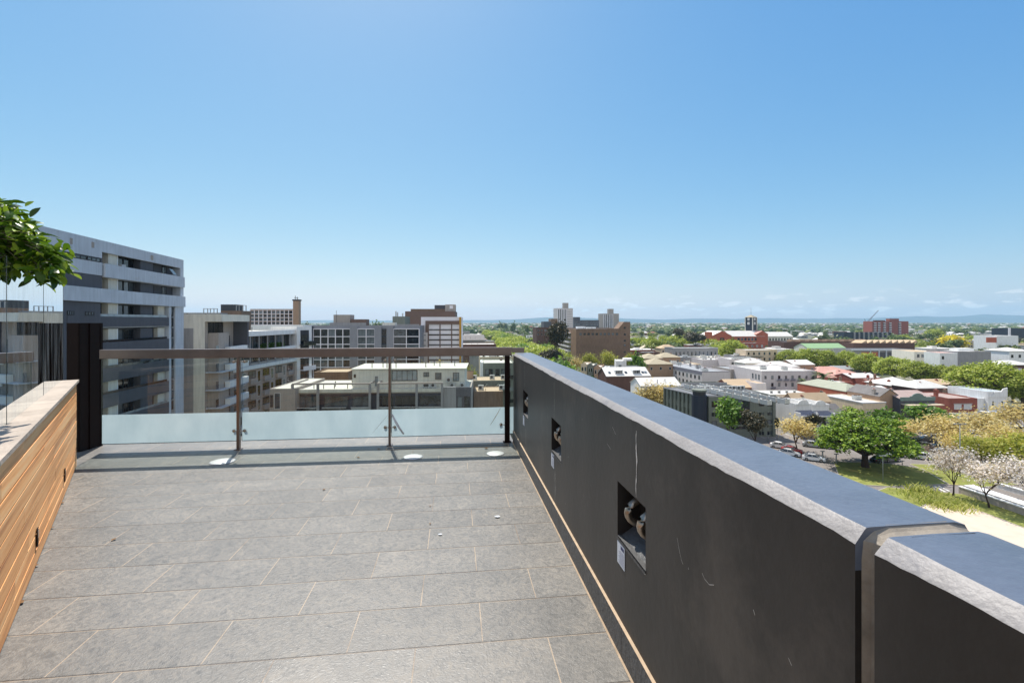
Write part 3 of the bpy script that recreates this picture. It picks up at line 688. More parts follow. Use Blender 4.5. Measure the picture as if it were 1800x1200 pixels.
def bld(name,label,cat,px0,px1,D,ytop,dep,wall,roof,kind='flat',a=7.,rh=1.8,par=.5,ov=.35,group=None,base=G0,trim=None,w=None,solid=True):
    b=B(); p=at(px0,D); ar=R(a); r1=(px1-CX)/F
    b.w=w or (r1*D-p.x)/(math.cos(ar)-r1*math.sin(ar)); b.h=zat(ytop,D)-base; b.d=dep; b.D=D; b.n=0
    b.root=thing(name,label,cat,(p.x,p.y,base),ar,group); b.a=ar; b.p=p
    w_,h,d=b.w,b.h,b.d
    wl=W[wall] if isinstance(wall,str) else wall; rf=RF[roof] if isinstance(roof,str) else roof
    m=MB(); r=MB()
    if kind=='flat':
        m.box(0,w_,0,d,0,h-par)
        t=.25; m.box(0,w_,0,t,h-par,h); m.box(0,w_,d-t,d,h-par,h); m.box(0,t,t,d-t,h-par,h); m.box(w_-t,w_,t,d-t,h-par,h)
        r.add([(t,t,h-par+.03),(w_-t,t,h-par+.03),(w_-t,d-t,h-par+.03),(t,d-t,h-par+.03)],[(0,1,2,3)]); b.zr=h-par+.03
    elif kind=='skil':   # falls to the back
        m.prism([(0,0),(d,0),(d,h-rh),(0,h)],0,w_,axis='x')
        r.prism([(-.1,h+.02),(d+.2,h-rh-.0),(d+.2,h-rh+.1),(-.1,h+.14)],-.1,w_+.1,axis='x'); b.zr=h-.5*rh
    elif kind=='gx':     # ridge runs along x
        m.prism([(0,0),(d,0),(d,h),(d/2,h+rh),(0,h)],0,w_,axis='x')
        k=rh/(d/2); r.prism([(-ov,h-ov*k+.03),(d/2,h+rh+.03),(d+ov,h-ov*k+.03),(d+ov,h-ov*k+.15),(d/2,h+rh+.17),(-ov,h-ov*k+.15)],-.2,w_+.2,axis='x'); b.zr=h+rh*.5
    elif kind=='gy':     # gable faces front
        m.prism([(0,0),(w_,0),(w_,h),(w_/2,h+rh),(0,h)],0,d,axis='y')
        k=rh/(w_/2); r.prism([(-ov,h-ov*k+.03),(w_/2,h+rh+.03),(w_+ov,h-ov*k+.03),(w_+ov,h-ov*k+.15),(w_/2,h+rh+.17),(-ov,h-ov*k+.15)],-.2,d+.2,axis='y'); b.zr=h+rh*.5
    elif kind=='hip':
        m.box(0,w_,0,d,0,h)
        e=ov; q=min(w_,d)/2
        if w_>=d: A=(q,d/2,h+rh);C=(w_-q,d/2,h+rh)
        else: A=(w_/2,q,h+rh);C=(w_/2,d-q,h+rh)
        v=[(-e,-e,h),(w_+e,-e,h),(w_+e,d+e,h),(-e,d+e,h),A,C]
        v=[(x,y,z+.02) for x,y,z in v]+[(-e,-e,h-.18),(w_+e,-e,h-.18),(w_+e,d+e,h-.18),(-e,d+e,h-.18)]
        if w_>=d: fs=[(0,1,5,4),(1,2,5),(2,3,4,5),(3,0,4)]
        else: fs=[(0,1,4),(1,2,5,4),(2,3,5),(3,0,4,5)]
        r.add(v,fs+[(6,7,1,0),(7,8,2,1),(8,9,3,2),(9,6,0,3),(9,8,7,6)]); b.zr=h+rh*.5
    b.wall=m.build('wall',wl,b.root); b.roof=r.build('roof',rf,b.root)
    if trim:
        c=MB(); c.box(-.12,w_+.12,-.12,0,h-.22,h+.04); c.box(-.12,0,0,d,h-.22,h+.04); c.box(w_,w_+.12,0,d,h-.22,h+.04); c.build('cornice',trim,b.root)
    return b
def part(b,name,boxes,mat,par=None,face=None):
    m=MB()
    for q in boxes: m.box(*q)
    return m.build(name,mat if not isinstance(mat,str) else W[mat],par or b.root)
def lx(b,px):
    """distance along the front face of b that shows at picture column px"""
    r=(px-CX)/F; return (r*b.p.y-b.p.x)/(math.cos(b.a)-r*math.sin(b.a))
# ================================================================ LEFT AND CENTRE BUILDINGS
# -- tall apartment building on the left; the local x axis runs along its long facade, away from the viewer
A0=R(98.9)
b=B(); b.a=A0; Y0=38.; X0=-51.1-(-.157)*(73-38); b.p=Vector((X0,Y0,0)); b.w=35/math.cos(A0-math.pi/2); b.d=18; b.n=0; b.D=Y0
b.root=thing('apartment_block','tall dark grey apartment block with pale concrete balcony bands at the left','building',(X0,Y0,0),A0)
z=lambda y,D=73.: zat(y,D)
TOP=11.05; RC=1.1
def L1(px): return lx(b,px)
m=MB(); m.box(0,b.w,RC,b.d,G0,TOP-.6)             # core set back behind the balconies
m.box(0,L1(180),.02,RC,5.0,9.7)                 # closed part of the upper storeys
m.box(0,L1(177),.02,RC,-12,3.9)
b.wall=m.build('wall',W['darkgrey'],b.root)
m=MB(); m.box(0,b.w,0,.3,9.7,TOP); m.box(0,b.w,b.d-.3,b.d,9.7,TOP); m.box(b.w-.3,b.w,.3,b.d-.3,9.7,TOP); m.box(0,.3,.3,b.d-.3,9.7,TOP)
m.box(0,L1(179),-.02,.02,8.95,9.7)
m.box(b.w-.9,b.w,0,RC+.0,5.4,9.7)
m.build('parapet',W['concrete'],b.root)
b.roof=part(b,'roof',[(.3,b.w-.3,.3,b.d-.3,TOP-.6,TOP-.5)],RF['dark'])
# pale bands
def band(s0,s1,z0,z1,mat,proud=0.,dep=.18): return part(b,'balcony_front',[(s0,s1,-proud,dep-proud,z0,z1)],mat)
def slab(s0,s1,zz): return part(b,'floor_slab',[(s0,s1,.18,RC,zz-.12,zz+.12)],W['concrete'])
sA=L1(180); sB=b.w-.25
band(0,sA,6.9,8.4,'concrete',.03); band(sA,sB,6.75,8.35,'concrete',.30,.2); slab(sA,b.w-.9,6.85)
band(0,b.w,3.75,5.35,'concrete',.28,.2); slab(sA,b.w-.9,3.85)
# dark lower balcony fronts, repeated down the facade
zz=.85; k=0
while zz>G0+2:
    s1=L1(297); band(L1(118) if k==0 else sA-2.5,s1,zz-.35 if k else zz,zz+1.25,'darkgrey',.02); slab(sA-2.5,s1,zz+.0)
    gp=MB(); gp.box(sA-2,s1-.4,.05,.08,zz+1.25,zz+1.55); gp.build('balcony_glass',GL,b.root)
    zz-=3.1; k+=1
# concrete end column with slot of stair windows
part(b,'end_column',[(L1(308),b.w,-.02,RC,G0,3.75),(L1(297),L1(301),0,RC,G0,3.75)],'concrete')
for i in range(10): 
    o=window(b,'F',L1(301.5),2.3-1.55*i,L1(307.5)-L1(301.5),1.3,fr=FRD,gl=GD); o.location.y=.25
for i in range(4):
    pass
# party walls and window walls of each balcony storey
lv=[8.3,5.3,2.15,-.95,-4.05,-7.15,-10.25,-13.35,-16.45,-19.5]
for i,z0 in enumerate(lv):
    ht=1.5+.0 if i<2 else 1.5
    hh=1.55
    for (pa,pb,mt_) in ((196,211,'cream'),(252,273,'darkgrey'),(211.4,213,'white')):
        part(b,'balcony_divider',[(L1(pa),L1(pb),.35,RC-.01,z0-1.3 if i else z0,z0+hh)],mt_)
    part(b,'balcony_divider',[(L1(284) if i>1 else L1(273),L1(296) if i>1 else L1(276),.5,RC-.01,z0-1.3 if i else z0,z0+hh)],'cream' if i>1 else 'darkgrey')
    for (pa,pb) in ((181,195),(214,232),(233,250),(276,284),(299,306) if i<2 else (274,280)):
        o=window(b,'F',L1(pa),z0-1.2 if i else z0+.02,L1(pb)-L1(pa),hh+1.1 if i else hh-.1,fr=FRD,gl=GD,mull=2); o.location.y=RC-.01
for pa,pb,z0,hh in ((117,152,8.42,.45),(153,176,8.42,.45),(118,130,2.2,.45),(150,165,2.2,.45)):
    window(b,'F',L1(pa),z0,L1(pb)-L1(pa),hh,fr=FRD,gl=GD,mull=3)
for px_,zq in ((123,9.85),(161,9.95),(265,10.0)):
    part(b,'wall_vent',[(L1(px_),L1(px_+4),-.05,0,zq,zq+.65)],'taupe')
# awning sash left ajar
m=MB(); s=L1(300); m.add([(s,.2,9.3),(s+.9,.2,9.3),(s+1.3,-.2,8.5),(s+.4,-.2,8.5)],[(0,1,2,3)]); m.build('open_sash',GL,b.root)
for zq in (8.6,): 
    m=MB(); m.box(L1(222),L1(229),.5,.9,8.35,8.75); m.build('balcony_chair',FRW,b.root)

# -- pale block beside it
b=bld('apartment_building','cream rendered apartment block with grey recessed panel beside the tall dark block','building',300,360,76,552,11.,'cream','cream',a=8.9,par=.7)
part(b,'recessed_panel',[(lx(b,322.5),lx(b,340),-.03,0,0,b.h-2.3)],'grey')
d0=b.d
# right-hand face with balcony bay: deep dark recess under a thick roof slab
part(b,'bay_wall',[(b.w,b.w+.02,0,d0,0,b.h-1.25)],'taupe')
part(b,'roof_slab',[(b.w-.02,b.w+2.6,-.2,d0+.4,b.h-1.2,b.h)],'cream')
part(b,'end_wall',[(b.w,b.w+2.5,d0-.3,d0+.3,b.h-6.2,b.h-1.2)],'darkgrey')
part(b,'bay_wall',[(b.w,b.w+1.6,d0*.1,d0*.45,0,b.h-3.1)],'taupe')
for i in range(9):
    zz=b.h-6.1-i*2.95
    part(b,'balcony_front',[(b.w+1.7,b.w+2.5,d0*.3,d0+.35,zz-.45,zz+.55)],'white')
    part(b,'floor_slab',[(b.w,b.w+2.5,.2,d0+.3,zz-.62,zz-.46)],'concrete')
    window(b,'R',d0*.55,zz+.3,3.2,2.0,fr=FRD,gl=GD,mull=3)
    part(b,'balcony_glass',[(b.w+1.6,b.w+1.64,d0*.02,d0*.1,zz-.4,zz+.9)],GL)
window(b,'R',1.,b.h-3.2,5.5,1.9,fr=FRD,gl=GD,mull=3)
for x,y in ((1,3),(2.5,6),(4,8)): accessory(b,x,y,b.zr,'vent')

# -- long cream block with glazed, planted top storey
b=B(); a_=R(90.5); pA=at(406,87); b.a=a_; b.p=Vector((pA.x,87,0)); b.d=16; b.n=0; b.D=87
b.w=lx(b,522); b.h=0
b.root=thing('apartment_building','long cream roofed apartment block with glazed top storey and hedge planters','building',(pA.x,87,0),a_)
ht=-.7
m=MB(); m.box(0,b.w,1.6,b.d,G0,ht-.4); m.box(0,b.w,.25,1.6,G0,ht-6.2); b.wall=m.build('wall',W['taupe'],b.root)
b.roof=part(b,'roof',[(.0,b.w,.0,b.d,ht-.4,ht+.05)],RF['cream'])
part(b,'parapet',[(0,b.w,-.05,.35,ht-.75,ht+.25),(0,.35,.35,b.d,ht-.4,ht+.25)],'white')
part(b,'fascia_band',[(-.2,b.w,-.35,.05,ht-4.1,ht-3.5),],'white')
part(b,'fascia_band',[(-.2,b.w,-.5,.2,ht-7.3,ht-6.6),],'white')
part(b,'floor_slab',[(0,b.w,.05,1.6,ht-3.9,ht-3.7)],'concrete')
for i in range(9):
    s=b.w*i/8; part(b,'pier',[(max(s-.12,0),min(s+.12,b.w),.1,.3,ht-6.6,ht-.75)],'grey')
for i in range(8):
    for z0 in (ht-3.6,ht-6.5):
        o=window(b,'F',b.w*i/8+.15,z0,b.w/8-.3,2.7,fr=FRD,gl=GD,mull=2); o.location.y=1.58
zz=ht-10.2
while zz>G0+1:
    for i in range(5):
        s=b.w*(i+.15)/5; part(b,'balcony_front',[(s,s+b.w*.10,-.25,.25,zz-.1,zz+.9)],'taupe' if i%2 else 'grey')
        window(b,'F',s,zz+.95,b.w*.1,1.5,fr=FRD,gl=GD,mull=2).location.y=.24
        window(b,'F',s+b.w*.12,zz,1.3,2.3,fr=FRW,gl=GL).location.y=.24
    zz-=3.0
hd=MB(); rr=random.Random(2)
for _ in range(900):
    x=rr.uniform(b.w*.42,b.w*.8); y=rr.uniform(.35,1.0); q=rr.uniform(0,1.0); s=.16
    v=Vector((rr.gauss(0,1),rr.gauss(0,1),rr.gauss(0,1))).normalized()*s; u=v.cross(Vector((0,0,1))).normalized()*s
    c=Vector((x,y,ht-3.5+q)); hd.add([c-v,c+u,c+v,c-u],[(0,1,2,3)])
o=hd.build('clipped_hedge',leafmat('hedge_leaf',(60,86,30),(84,118,40),(120,150,60)),None); o.parent=None; o.location=b.root.location; o.rotation_euler=(0,0,a_)
tag(o,'clipped green hedge on the glazed top storey of the long cream block','hedge')
for s in (.3,.6): accessory(b,b.w*s,5,ht+.05,'vent')
# end bay
b=bld('apartment_building','slim white framed end bay with stacked glass balconies beside the long cream block','building',522,548,113,574,8,'white','cream',a=72,par=.3)
part(b,'recess_panel',[(b.w*.22,b.w*.8,-.02,0,b.h-28,b.h-.9)],'charcoal')
for i in range(8):
    zz=b.h-4.3-i*3.05
    part(b,'balcony_front',[(b.w*.18,b.w*1.02,-1.2,-1.05,zz-.3,zz+.75),(b.w*.18,b.w*1.02,-1.05,0,zz-.3,zz-.1)],'whitepanel' if i else GL)
    window(b,'F',b.w*.25,zz,b.w*.45,2.3,fr=FRD,gl=GD,mull=2).location.y=-.03

# -- grey grid block
b=bld('apartment_building','wide grey apartment block with white gridded window bays behind the rail','building',548,738,185,572,14,'midgrey','dark',a=3,par=.4)
hB=b.h
for k in range(4,10): pass
bays=((551,616,5,1),(629,659,2,1),(671,680,1,0),(692,737,2,1)); fl_=3.02
for (pa,pb,nc,wf) in bays:
    x0,x1=lx(b,pa),lx(b,pb); part(b,'bay_recess',[(x0,x1,-.02,0,hB-30,hB-1.3)],'blueblack')
    for i in range(9):
        zt=hB-1.5-i*fl_
        if wf: part(b,'white_ledge',[(x0-.1,x1+.1,-.5,0,zt-.0,zt+.28)],'whitepanel')
        for c in range(nc):
            u0=x0+(x1-x0)*c/nc+.15
            if b.n<96: window(b,'F',u0,zt-fl_+.35,(x1-x0)/nc-.3,fl_-.45,fr=FRD,gl=GD,mull=2).location.y=-.03
    if wf:
        for c in range(nc+1):
            x=x0+(x1-x0)*c/nc; part(b,'white_mullion',[(x-.14,x+.14,-.45,0,hB-30,hB-1.3)],'whitepanel')
for pa,pb in ((616,629),(659,671),(680,692)):
    part(b,'pier',[(lx(b,pa),lx(b,pb),-.7,0,0,hB-.3)],'midgrey')
part(b,'blue_fin',[(0,lx(b,551),-.9,0,0,hB-.3)],'blueblack')
for pa,pb,zt,dd,ml in ((579,609,553,6,'taupe'),(610,638,561,5,'brownframe'),(667,690,567,4,'cream')):
    part(b,'plant_room',[(lx(b,pa),lx(b,pb),5,5+dd,hB-.4,zat(zt,190)-G0)],ml)
part(b,'roof_screen',[(lx(b,575),lx(b,640),3,3.1,hB-.4,hB+1.1)],'grey'); part(b,'roof_screen',[(lx(b,697),lx(b,736),1,1.1,hB-.4,hB+.5)],'grey')
part(b,'mast',[(lx(b,584),lx(b,584)+.12,4.9,5.0,hB-.4,hB+6)],'darkgrey')
for i in range(9): accessory(b,lx(b,645)+i*2.2,6+i%3,b.zr,'vent')

# -- low block in front with cream roofs and rooftop house
b=bld('apartment_building','low grey glazed apartment block with cream roof and rooftop storey below the terrace','building',520,828,78,684,12.5,'taupe','cream',a=3,par=.12)
hR=b.h; zR=b.zr
part(b,'roof_edge',[(-.1,lx(b,822),-.4,0,hR-.55,hR-.0)],'cream')
part(b,'glazing_recess',[(lx(b,522),lx(b,780),-.03,0,hR-4.6,hR-.8)],'blueblack')
part(b,'grey_bay',[(lx(b,780),lx(b,802),-.7,0,0,hR+.3)],'grey'); part(b,'glazed_bay',[(lx(b,802),lx(b,828),-.6,0,0,hR+.2)],'darkgrey')
for u0,u1 in ((804,813),(816,826)):
    for i in range(3): 
        window(b,'F',lx(b,u0),hR-3.2-i*3.1,lx(b,u1)-lx(b,u0),1.9,fr=FRD,gl=GD).location.y=-.6
        window(b,'F',lx(b,u0),hR-4.3-i*3.1,lx(b,u1)-lx(b,u0),.95,fr=FRD,gl=GL).location.y=-.6
for (u0,u1,n) in ((524,563,3),(570,612,3),(620,653,2),(667,692,2),(694,734,3),(736,778,3)):
    for i in range(3):
        z0=hR-3.4-i*3.1; window(b,'F',lx(b,u0),z0,lx(b,u1)-lx(b,u0),2.2,fr=FRD,gl=GD,mull=n).location.y=-.03
        part(b,'balcony_glass',[(lx(b,u0)+.1,lx(b,u1)-.1,-1.2,-1.16,z0-.5,z0+.45)],GL); part(b,'balcony_rail',[(lx(b,u0),lx(b,u1),-1.24,-1.13,z0+.45,z0+.53)],FRW)
for i in range(4): part(b,'floor_slab',[(lx(b,522),lx(b,780),-1.3,0,hR-4.3-i*3.1,hR-4.0-i*3.1)],'taupe')
for pa in (519,563,653,667,734,778): part(b,'pergola_post',[(lx(b,pa)-.16,lx(b,pa)+.2,-1.35,-1.0,0,hR+1.0)],'grey')
part(b,'pergola_beam',[(lx(b,519),lx(b,654),-1.4,-1.0,hR+.9,hR+1.15),(lx(b,519),lx(b,519)+.3,-1.0,5,hR+.9,hR+1.15),(lx(b,653),lx(b,654.5),-1.0,3,hR+.9,hR+1.15)],'taupe')
part(b,'pergola_beam',[(lx(b,666),lx(b,780),-1.4,-1.0,hR+.9,hR+1.15),(lx(b,666),lx(b,668),-1.0,3,hR+.9,hR+1.15)],'taupe')
ph=MB(); x0,x1=lx(b,614),lx(b,816); zt=zat(649,80.5)-G0
ph.box(x0,x1,1.8,11,zR,zt); pw=ph.build('rooftop_wall',W['cream'],b.root)
rp=MB(); rp.prism([(1.6,zt),(11.2,zt-.0),(11.2,zt+.2),(1.6,zt+.12)],x0-.25,x1+.3,axis='x'); rp.build('rooftop_roof',RF['cream'],b.root)
def pw_(pa,pb,ya,yb,**k):
    zz1=zat(ya,80)-G0; zz0=zat(yb,80)-G0; o=window(b,'F',lx(b,pa),zz0,lx(b,pb)-lx(b,pa),zz1-zz0,**k); o.location.y=1.79; return o
pw_(616.5,620.5,658,664,fr=FRD); pw_(654,661,661,680,fr=FRW,gl=mt['ac'] and GL); pw_(685,731,651,670,fr=FRD,mull=5); pw_(742,752,655,663,fr=FRD,mull=2); pw_(763,774,656,668,fr=FRD); pw_(795,806,656,671,fr=FRD,mull=2)
for px_ in (742,746,756,784,790,808): accessory(b,lx(b,px_),.9,zR+(.9 if px_ in (784,) else 0),'ac')
for px_,yy in ((645,3.5),(664,4),(671,4.2),(673,3.2),(678,3),(690,3),(743,4),(755,7),(768,5),(795,6)): accessory(b,lx(b,px_),yy,zt+.15,'vent')
for px_,yy in ((548,1),(566,.8),(576,4),(585,.8),(604,5),(608,1)): accessory(b,lx(b,px_),yy,zR,'vent')
# lower left wing of the same site
b=bld('apartment_wing','low taupe wing with pitched cream roof edge left of the glazed block','building',474,519,76,683,14,'taupe','cream',a=3,par=.1)
for i in range(3): window(b,'F',lx(b,482),b.h-3.3-i*3.1,lx(b,493)-lx(b,482),2.6,fr=FRW,gl=GD,mull=1)
for i in range(3): window(b,'F',lx(b,475),b.h-3.0-i*3.1,lx(b,480)-lx(b,475),2.0,fr=FRD,gl=GD)
b=bld('brick_building','brown low roofed building with a brick upper storey behind the glazed block','building',552,612,98,654,9,'brick_brown','tan',a=5,par=.3)
# -- right of the rooftop house
b=bld('brick_building','flat pale roofed brown brick block with four air conditioners beside the rail post','building',833,884,90,688,7,'brick_brown','sand' if 'sand' in RF else 'tan',a=6,par=.15)
for x in (.9,5.0): 
    accessory(b,x,2.2,b.zr,'ac',1.2); accessory(b,x+1.4,1.0,b.zr,'vent',.6)
b=bld('flat_block','pale roofed green grey block with three small gables behind the brown brick block','building',828,890,100,669,8,'greengrey','tan',a=6,par=.15)
for x in (lx(b,846),lx(b,866),lx(b,876)):
    m=MB(); m.prism([(x-.2,b.h-2.2),(x+2.6,b.h-2.2),(x+1.2,b.h-.6)],-1.2,0,axis='y'); m.build('gablet',W['greengrey'],b.root)
for px_ in (830,862,882): accessory(b,lx(b,px_),2.5,b.zr,'ac',1.2)
b=bld('apartment_building','grey green glazed apartment building with pale end wall left of the parapet','building',849,905,126,638,14,'greengrey','cream',a=5,par=.3)
part(b,'end_wall',[(-.6,0,-.3,8,0,b.h+.2)],'white')
for i in range(4):
    wins(b,'F',[lx(b,q) for q in (853,859,871,881,890)],[b.h-3.5-3.2*i],1.1,1.9,fr=FRD,gl=GL,mull=1)
    part(b,'balcony_glass',[(.3,b.w-.3,-1.0,-.95,b.h-4.2-3.2*i,b.h-3.2-3.2*i)],GL)
b=bld('flat_block','cluttered white and pink flat roofed block behind the glazed apartments','building',843,905,150,627,12,'sand','white',a=5,par=.4)
for i in range(5): accessory(b,1+i*2.3,3+(i%2)*3,b.zr,'plant' if i%2 else 'ac')
b=bld('narrow_building','narrow dark building with sloping roof right of the rooftop house','building',820,832,92,652,7,'brick_tan','slate',kind='skil',a=6,rh=1.4)

# -- background left cluster
b=bld('hospital_building','dark brown building with rooftop plant far behind the cream roofed block','building',388,424,300,546,13,'brick_brown','dark',a=4)
part(b,'plant_room',[(0,lx(b,414),0,10,b.h,b.h+4)],'charcoal')
wins(b,'F',spread(lx(b,400),b.w-1,4,2.2),[b.h-6-3.4*i for i in range(4)],2.2,2.4,fr=FRD,gl=GD)
part(b,'roof_frame',[(lx(b,p_),lx(b,p_)+.4,-1,-.6,b.h,b.h+3.4) for p_ in (416,421,427,433)]+[(lx(b,416),lx(b,434),-1,-.6,b.h+3.2,b.h+3.5)],'grey')
b=bld('flat_block','low grey roofed block with frame of rooftop pipes beside the tall dark block','building',322,388,290,549.5,8,'grey','dark',a=4,par=.3)
part(b,'roof_frame',[(lx(b,p_),lx(b,p_)+.35,2,2.4,b.h,b.h+2.7) for p_ in (354,361,366,372,378)]+[(lx(b,354),lx(b,379),2,2.4,b.h+2.4,b.h+2.7)],'grey')
b=bld('office_building','red brick office building with white window grid and five storeys far away','building',440,515,345,543,4,'brick_tan','dark',a=2)
n=10
for i in range(n+1): part(b,'white_mullion',[(b.w*i/n-.25,b.w*i/n+.25,-.5,0,b.h-14,b.h-.6)],'whitepanel')
for r_ in range(5):
    part(b,'white_ledge',[(0,b.w,-.4,0,b.h-1.0-2.7*r_,b.h-.65-2.7*r_)],'whitepanel')
    for i in range(n): window(b,'F',b.w*i/n+.4,b.h-3.2-2.7*r_,b.w/n-.8,1.7,fr=FRD,gl=GD)
b=bld('flat_block','long white roofed low building in front of the brick office grid','building',441,532,240,571.5,20,'white','white',a=2,par=.3)
b=bld('brick_chimney','tall square red brown brick chimney tower with dark cap beside the office grid','tower',515,525,335,526,3.8,'brick_tan','dark',a=2,par=.3)
part(b,'chimney_cap',[(-.4,b.w+.4,-.4,b.d+.4,b.h-1.,b.h-.1)],'charcoal'); part(b,'antenna',[(1,1.3,1,1.3,b.h,b.h+2.6),(2.4,2.7,1,1.3,b.h,b.h+1.8),(.4,3.2,1.1,1.3,b.h+.9,b.h+1.2)],'charcoal')
# -- hospital cluster behind the grid block
b=bld('hospital_building','big brown windowless building behind the white panelled facade','building',712,800,255,547,25,'brownframe','dark',a=4,par=.5)
part(b,'roof_structure',[(lx(b,720),lx(b,790),4,12,b.h,b.h+1.4)],'brick_brown'); part(b,'roof_structure',[(lx(b,762),lx(b,782),6,14,b.h,b.h+3.6)],'darkgrey')
part(b,'plant_tower',[(lx(b,782),lx(b,800),2,10,b.h,zat(535,258)-G0)],'taupe'); part(b,'plant_sign',[(lx(b,790),lx(b,796),1.9,2,b.h+1.5,b.h+3.2)],'whitepanel')
b=bld('flat_block','grey roofed block with thin flues left of the brown windowless building','building',690,712,225,556,16,'greengrey','dark',a=4,par=.4)
for i,p_ in enumerate((694,697,706)): m=MB(); m.cyl(lx(b,p_),3,b.h-.4,b.h+2.6-.5*i,.3,n=8); m.build('flue',mt['ac'],b.root)
b=bld('hospital_building','brown framed facade of stacked white panels with ochre yellow edge strip','building',740,811,200,557,20,'whitepanel','grey',a=4,par=.4)
x0=lx(b,753); 
part(b,'brown_frame',[(lx(b,748),b.w,-.5,0,b.h-3.1,b.h-1.6),(lx(b,748),lx(b,754),-.5,0,b.h-30,b.h-3.1)],'brownframe')
part(b,'yellow_fin',[(lx(b,807.5),b.w,-.9,0,0,b.h)],'yellow')
for p_ in (773.5,794): part(b,'brown_mullion',[(lx(b,p_)-.2,lx(b,p_)+.2,-.3,0,0,b.h-3.1)],'brownframe')
for i in range(8): 
    zz=b.h-5.6-2.15*i; part(b,'window_strip',[(x0,lx(b,807),-.06,0,zz,zz+.45)],GD); part(b,'brown_band',[(x0,lx(b,807),-.08,0,zz-.18,zz)],'brownframe')
part(b,'grey_wing',[(0,lx(b,752),-1.2,0,0,b.h-6.6)],'lavender')
for i in range(4): part(b,'grille',[(lx(b,743),lx(b,749),-1.26,-1.2,b.h-8-2.2*i,b.h-7.4-2.2*i)],'grey')
# low roofs running along the avenue
for (p0,p1,D,yt,dp,wl,rf,lab) in ((813,852,300,598,30,'grey','slate','long grey pitched roof left of the tree avenue beyond the rail'),(812,872,240,605,18,'brick_dark','white','white roofed brick building just above the handrail beside the avenue'),
     (816,838,420,588,20,'bluewhite','white','pale blue fronted building at the far start of the avenue'),(826,890,205,614,14,'grey','white','low white roof directly above the right part of the handrail'),(813,826,500,583,30,'grey','dark','small grey building beside the yellow edged hospital facade')):
    b=bld('low_building',lab,'building',p0,p1,D,yt,dp,wl,rf,kind='flat' if rf!='slate' else 'gx',rh=3,a=6,par=.4)
    if D<310: 
        for i in range(3): accessory(b,2+i*3.1,3+i,b.zr if rf!='slate' else b.h+1.0,'vent')
    wins(b,'F',spread(1,b.w-1,4,1.4),[b.h-3.5],1.4,1.6,fr=FRD)
# ================================================================ RIGHT-HAND TOWN
# brown brick car-park like block
b=bld('brick_block','large plain brown brick block with one row of ten small windows and taller stair tower','building',1005,1097,335,577.5,44,'brick_brown','grey',a=5,par=.6)
zt=zat(565.5,339)-G0
m=MB(); m.box(b.w,b.w+4.6,-.0,12,0,zt); m.prism([(b.w-4.5,b.h-.3),(b.w,b.h-.3),(b.w,zt)],.02,11,axis='y'); st_=m.build('stair_tower',W['brick_brown'],b.root)
part(b,'corner_pier',[(-.6,3.2,-.15,0,0,b.h)],'brick_tan')
for i in range(10): window(b,'F',lx(b,1018.5+i*7.1),b.h-4.7,1.7,1.6,fr=FRD,gl=GD)
for y_ in (575.5,587,598,606,618): window(b,'F',lx(b,1096.5),zat(y_,340)-G0-.9,1.4,1.4,fr=FRD,gl=GD)
for i in range(8):
    zz=b.h-3.9-i*3.2
    part(b,'balcony_slab',[(-2.2,0,1,b.d,zz,zz+1.0)],'lavender'); 
for i in range(7):
    for j in range(6): 
        if b.n<96: window(b,'L',3+j*6.6,b.h-6.8-i*3.2,4.8,2.1,fr=FRD,gl=GD,mull=3)
part(b,'roof_structure',[(6,12,8,14,b.h-.6,b.h+1.4)],'white'); part(b,'roof_structure',[(13.5,20,9,13,b.h-.6,b.h+.9)],'white')
for i in range(5): accessory(b,4+i*6,5,b.zr,'vent',1.5)
# twin towers and slab between
def tower(lab,p0,p1,D,yt,wl,a,capx):
    b=bld('tower_block',lab,'tower block',p0,p1,D,yt,(p1-p0)/F*D*.9,wl,'grey',a=a,par=.6)
    part(b,'lift_house',[(b.w*capx[0],b.w*capx[1],2,8,b.h-.5,b.h+capx[2])],'taupe')
    k=5
    for i in range(k):
        x=b.w*(.04+i*.115); o=part(b,'vertical_window_strip',[(x,x+b.w*.05,-.2,0,4,b.h-2)],GD)
    for i in range(k+1):
        x=b.w*(.0+i*.115); part(b,'vertical_fin',[(x,x+b.w*.035,-.7,0,4,b.h-1)],'whitepanel')
    for i in range(12): part(b,'floor_line',[(b.w*.6,b.w*.96,-.12,0,6+i*(b.h-8)/12,6.5+i*(b.h-8)/12)],'grey')
    return b
tower('taller of two grey concrete towers, standing left of the grey slab block',980,1007,700,541.5,'lavender',12,(.42,.74,8))
tower('shorter of two grey concrete towers, rising behind the brown brick block',1061,1088,790,551,'taupe',12,(.36,.68,8))
b=bld('slab_block','broad dark grey slab block between the two concrete towers','building',1009,1053,760,562.5,30,'darkgrey','dark',a=4); part(b,'plant_room',[(0,b.w*.26,3,12,b.h,b.h+5)],'darkgrey')
wins(b,'F',spread(1,b.w-1,9,3),[b.h-4-4*i for i in range(5)],3,1.6,fr=FRW,gl=GD)
b=bld('flat_block','two stepped grey blocks left of the taller concrete tower','building',956,969,600,565,18,'darkgrey','dark',a=8); part(b,'upper_block',[(b.w,b.w+9,2,16,0,b.h+3.6)],'brick_brown')
b=bld('flat_block','low dark brick block behind the tall dark eucalypt','building',943,982,430,575.5,16,'brick_dark','dark',a=10)
wins(b,'F',spread(1,b.w-2,6,1.6),[b.h-3.6,b.h-7.2],1.6,1.8,fr=FRW,gl=GD)
b=bld('low_building','low white roofed building behind the avenue trees','building',928,972,620,590,18,'white','white',a=6)
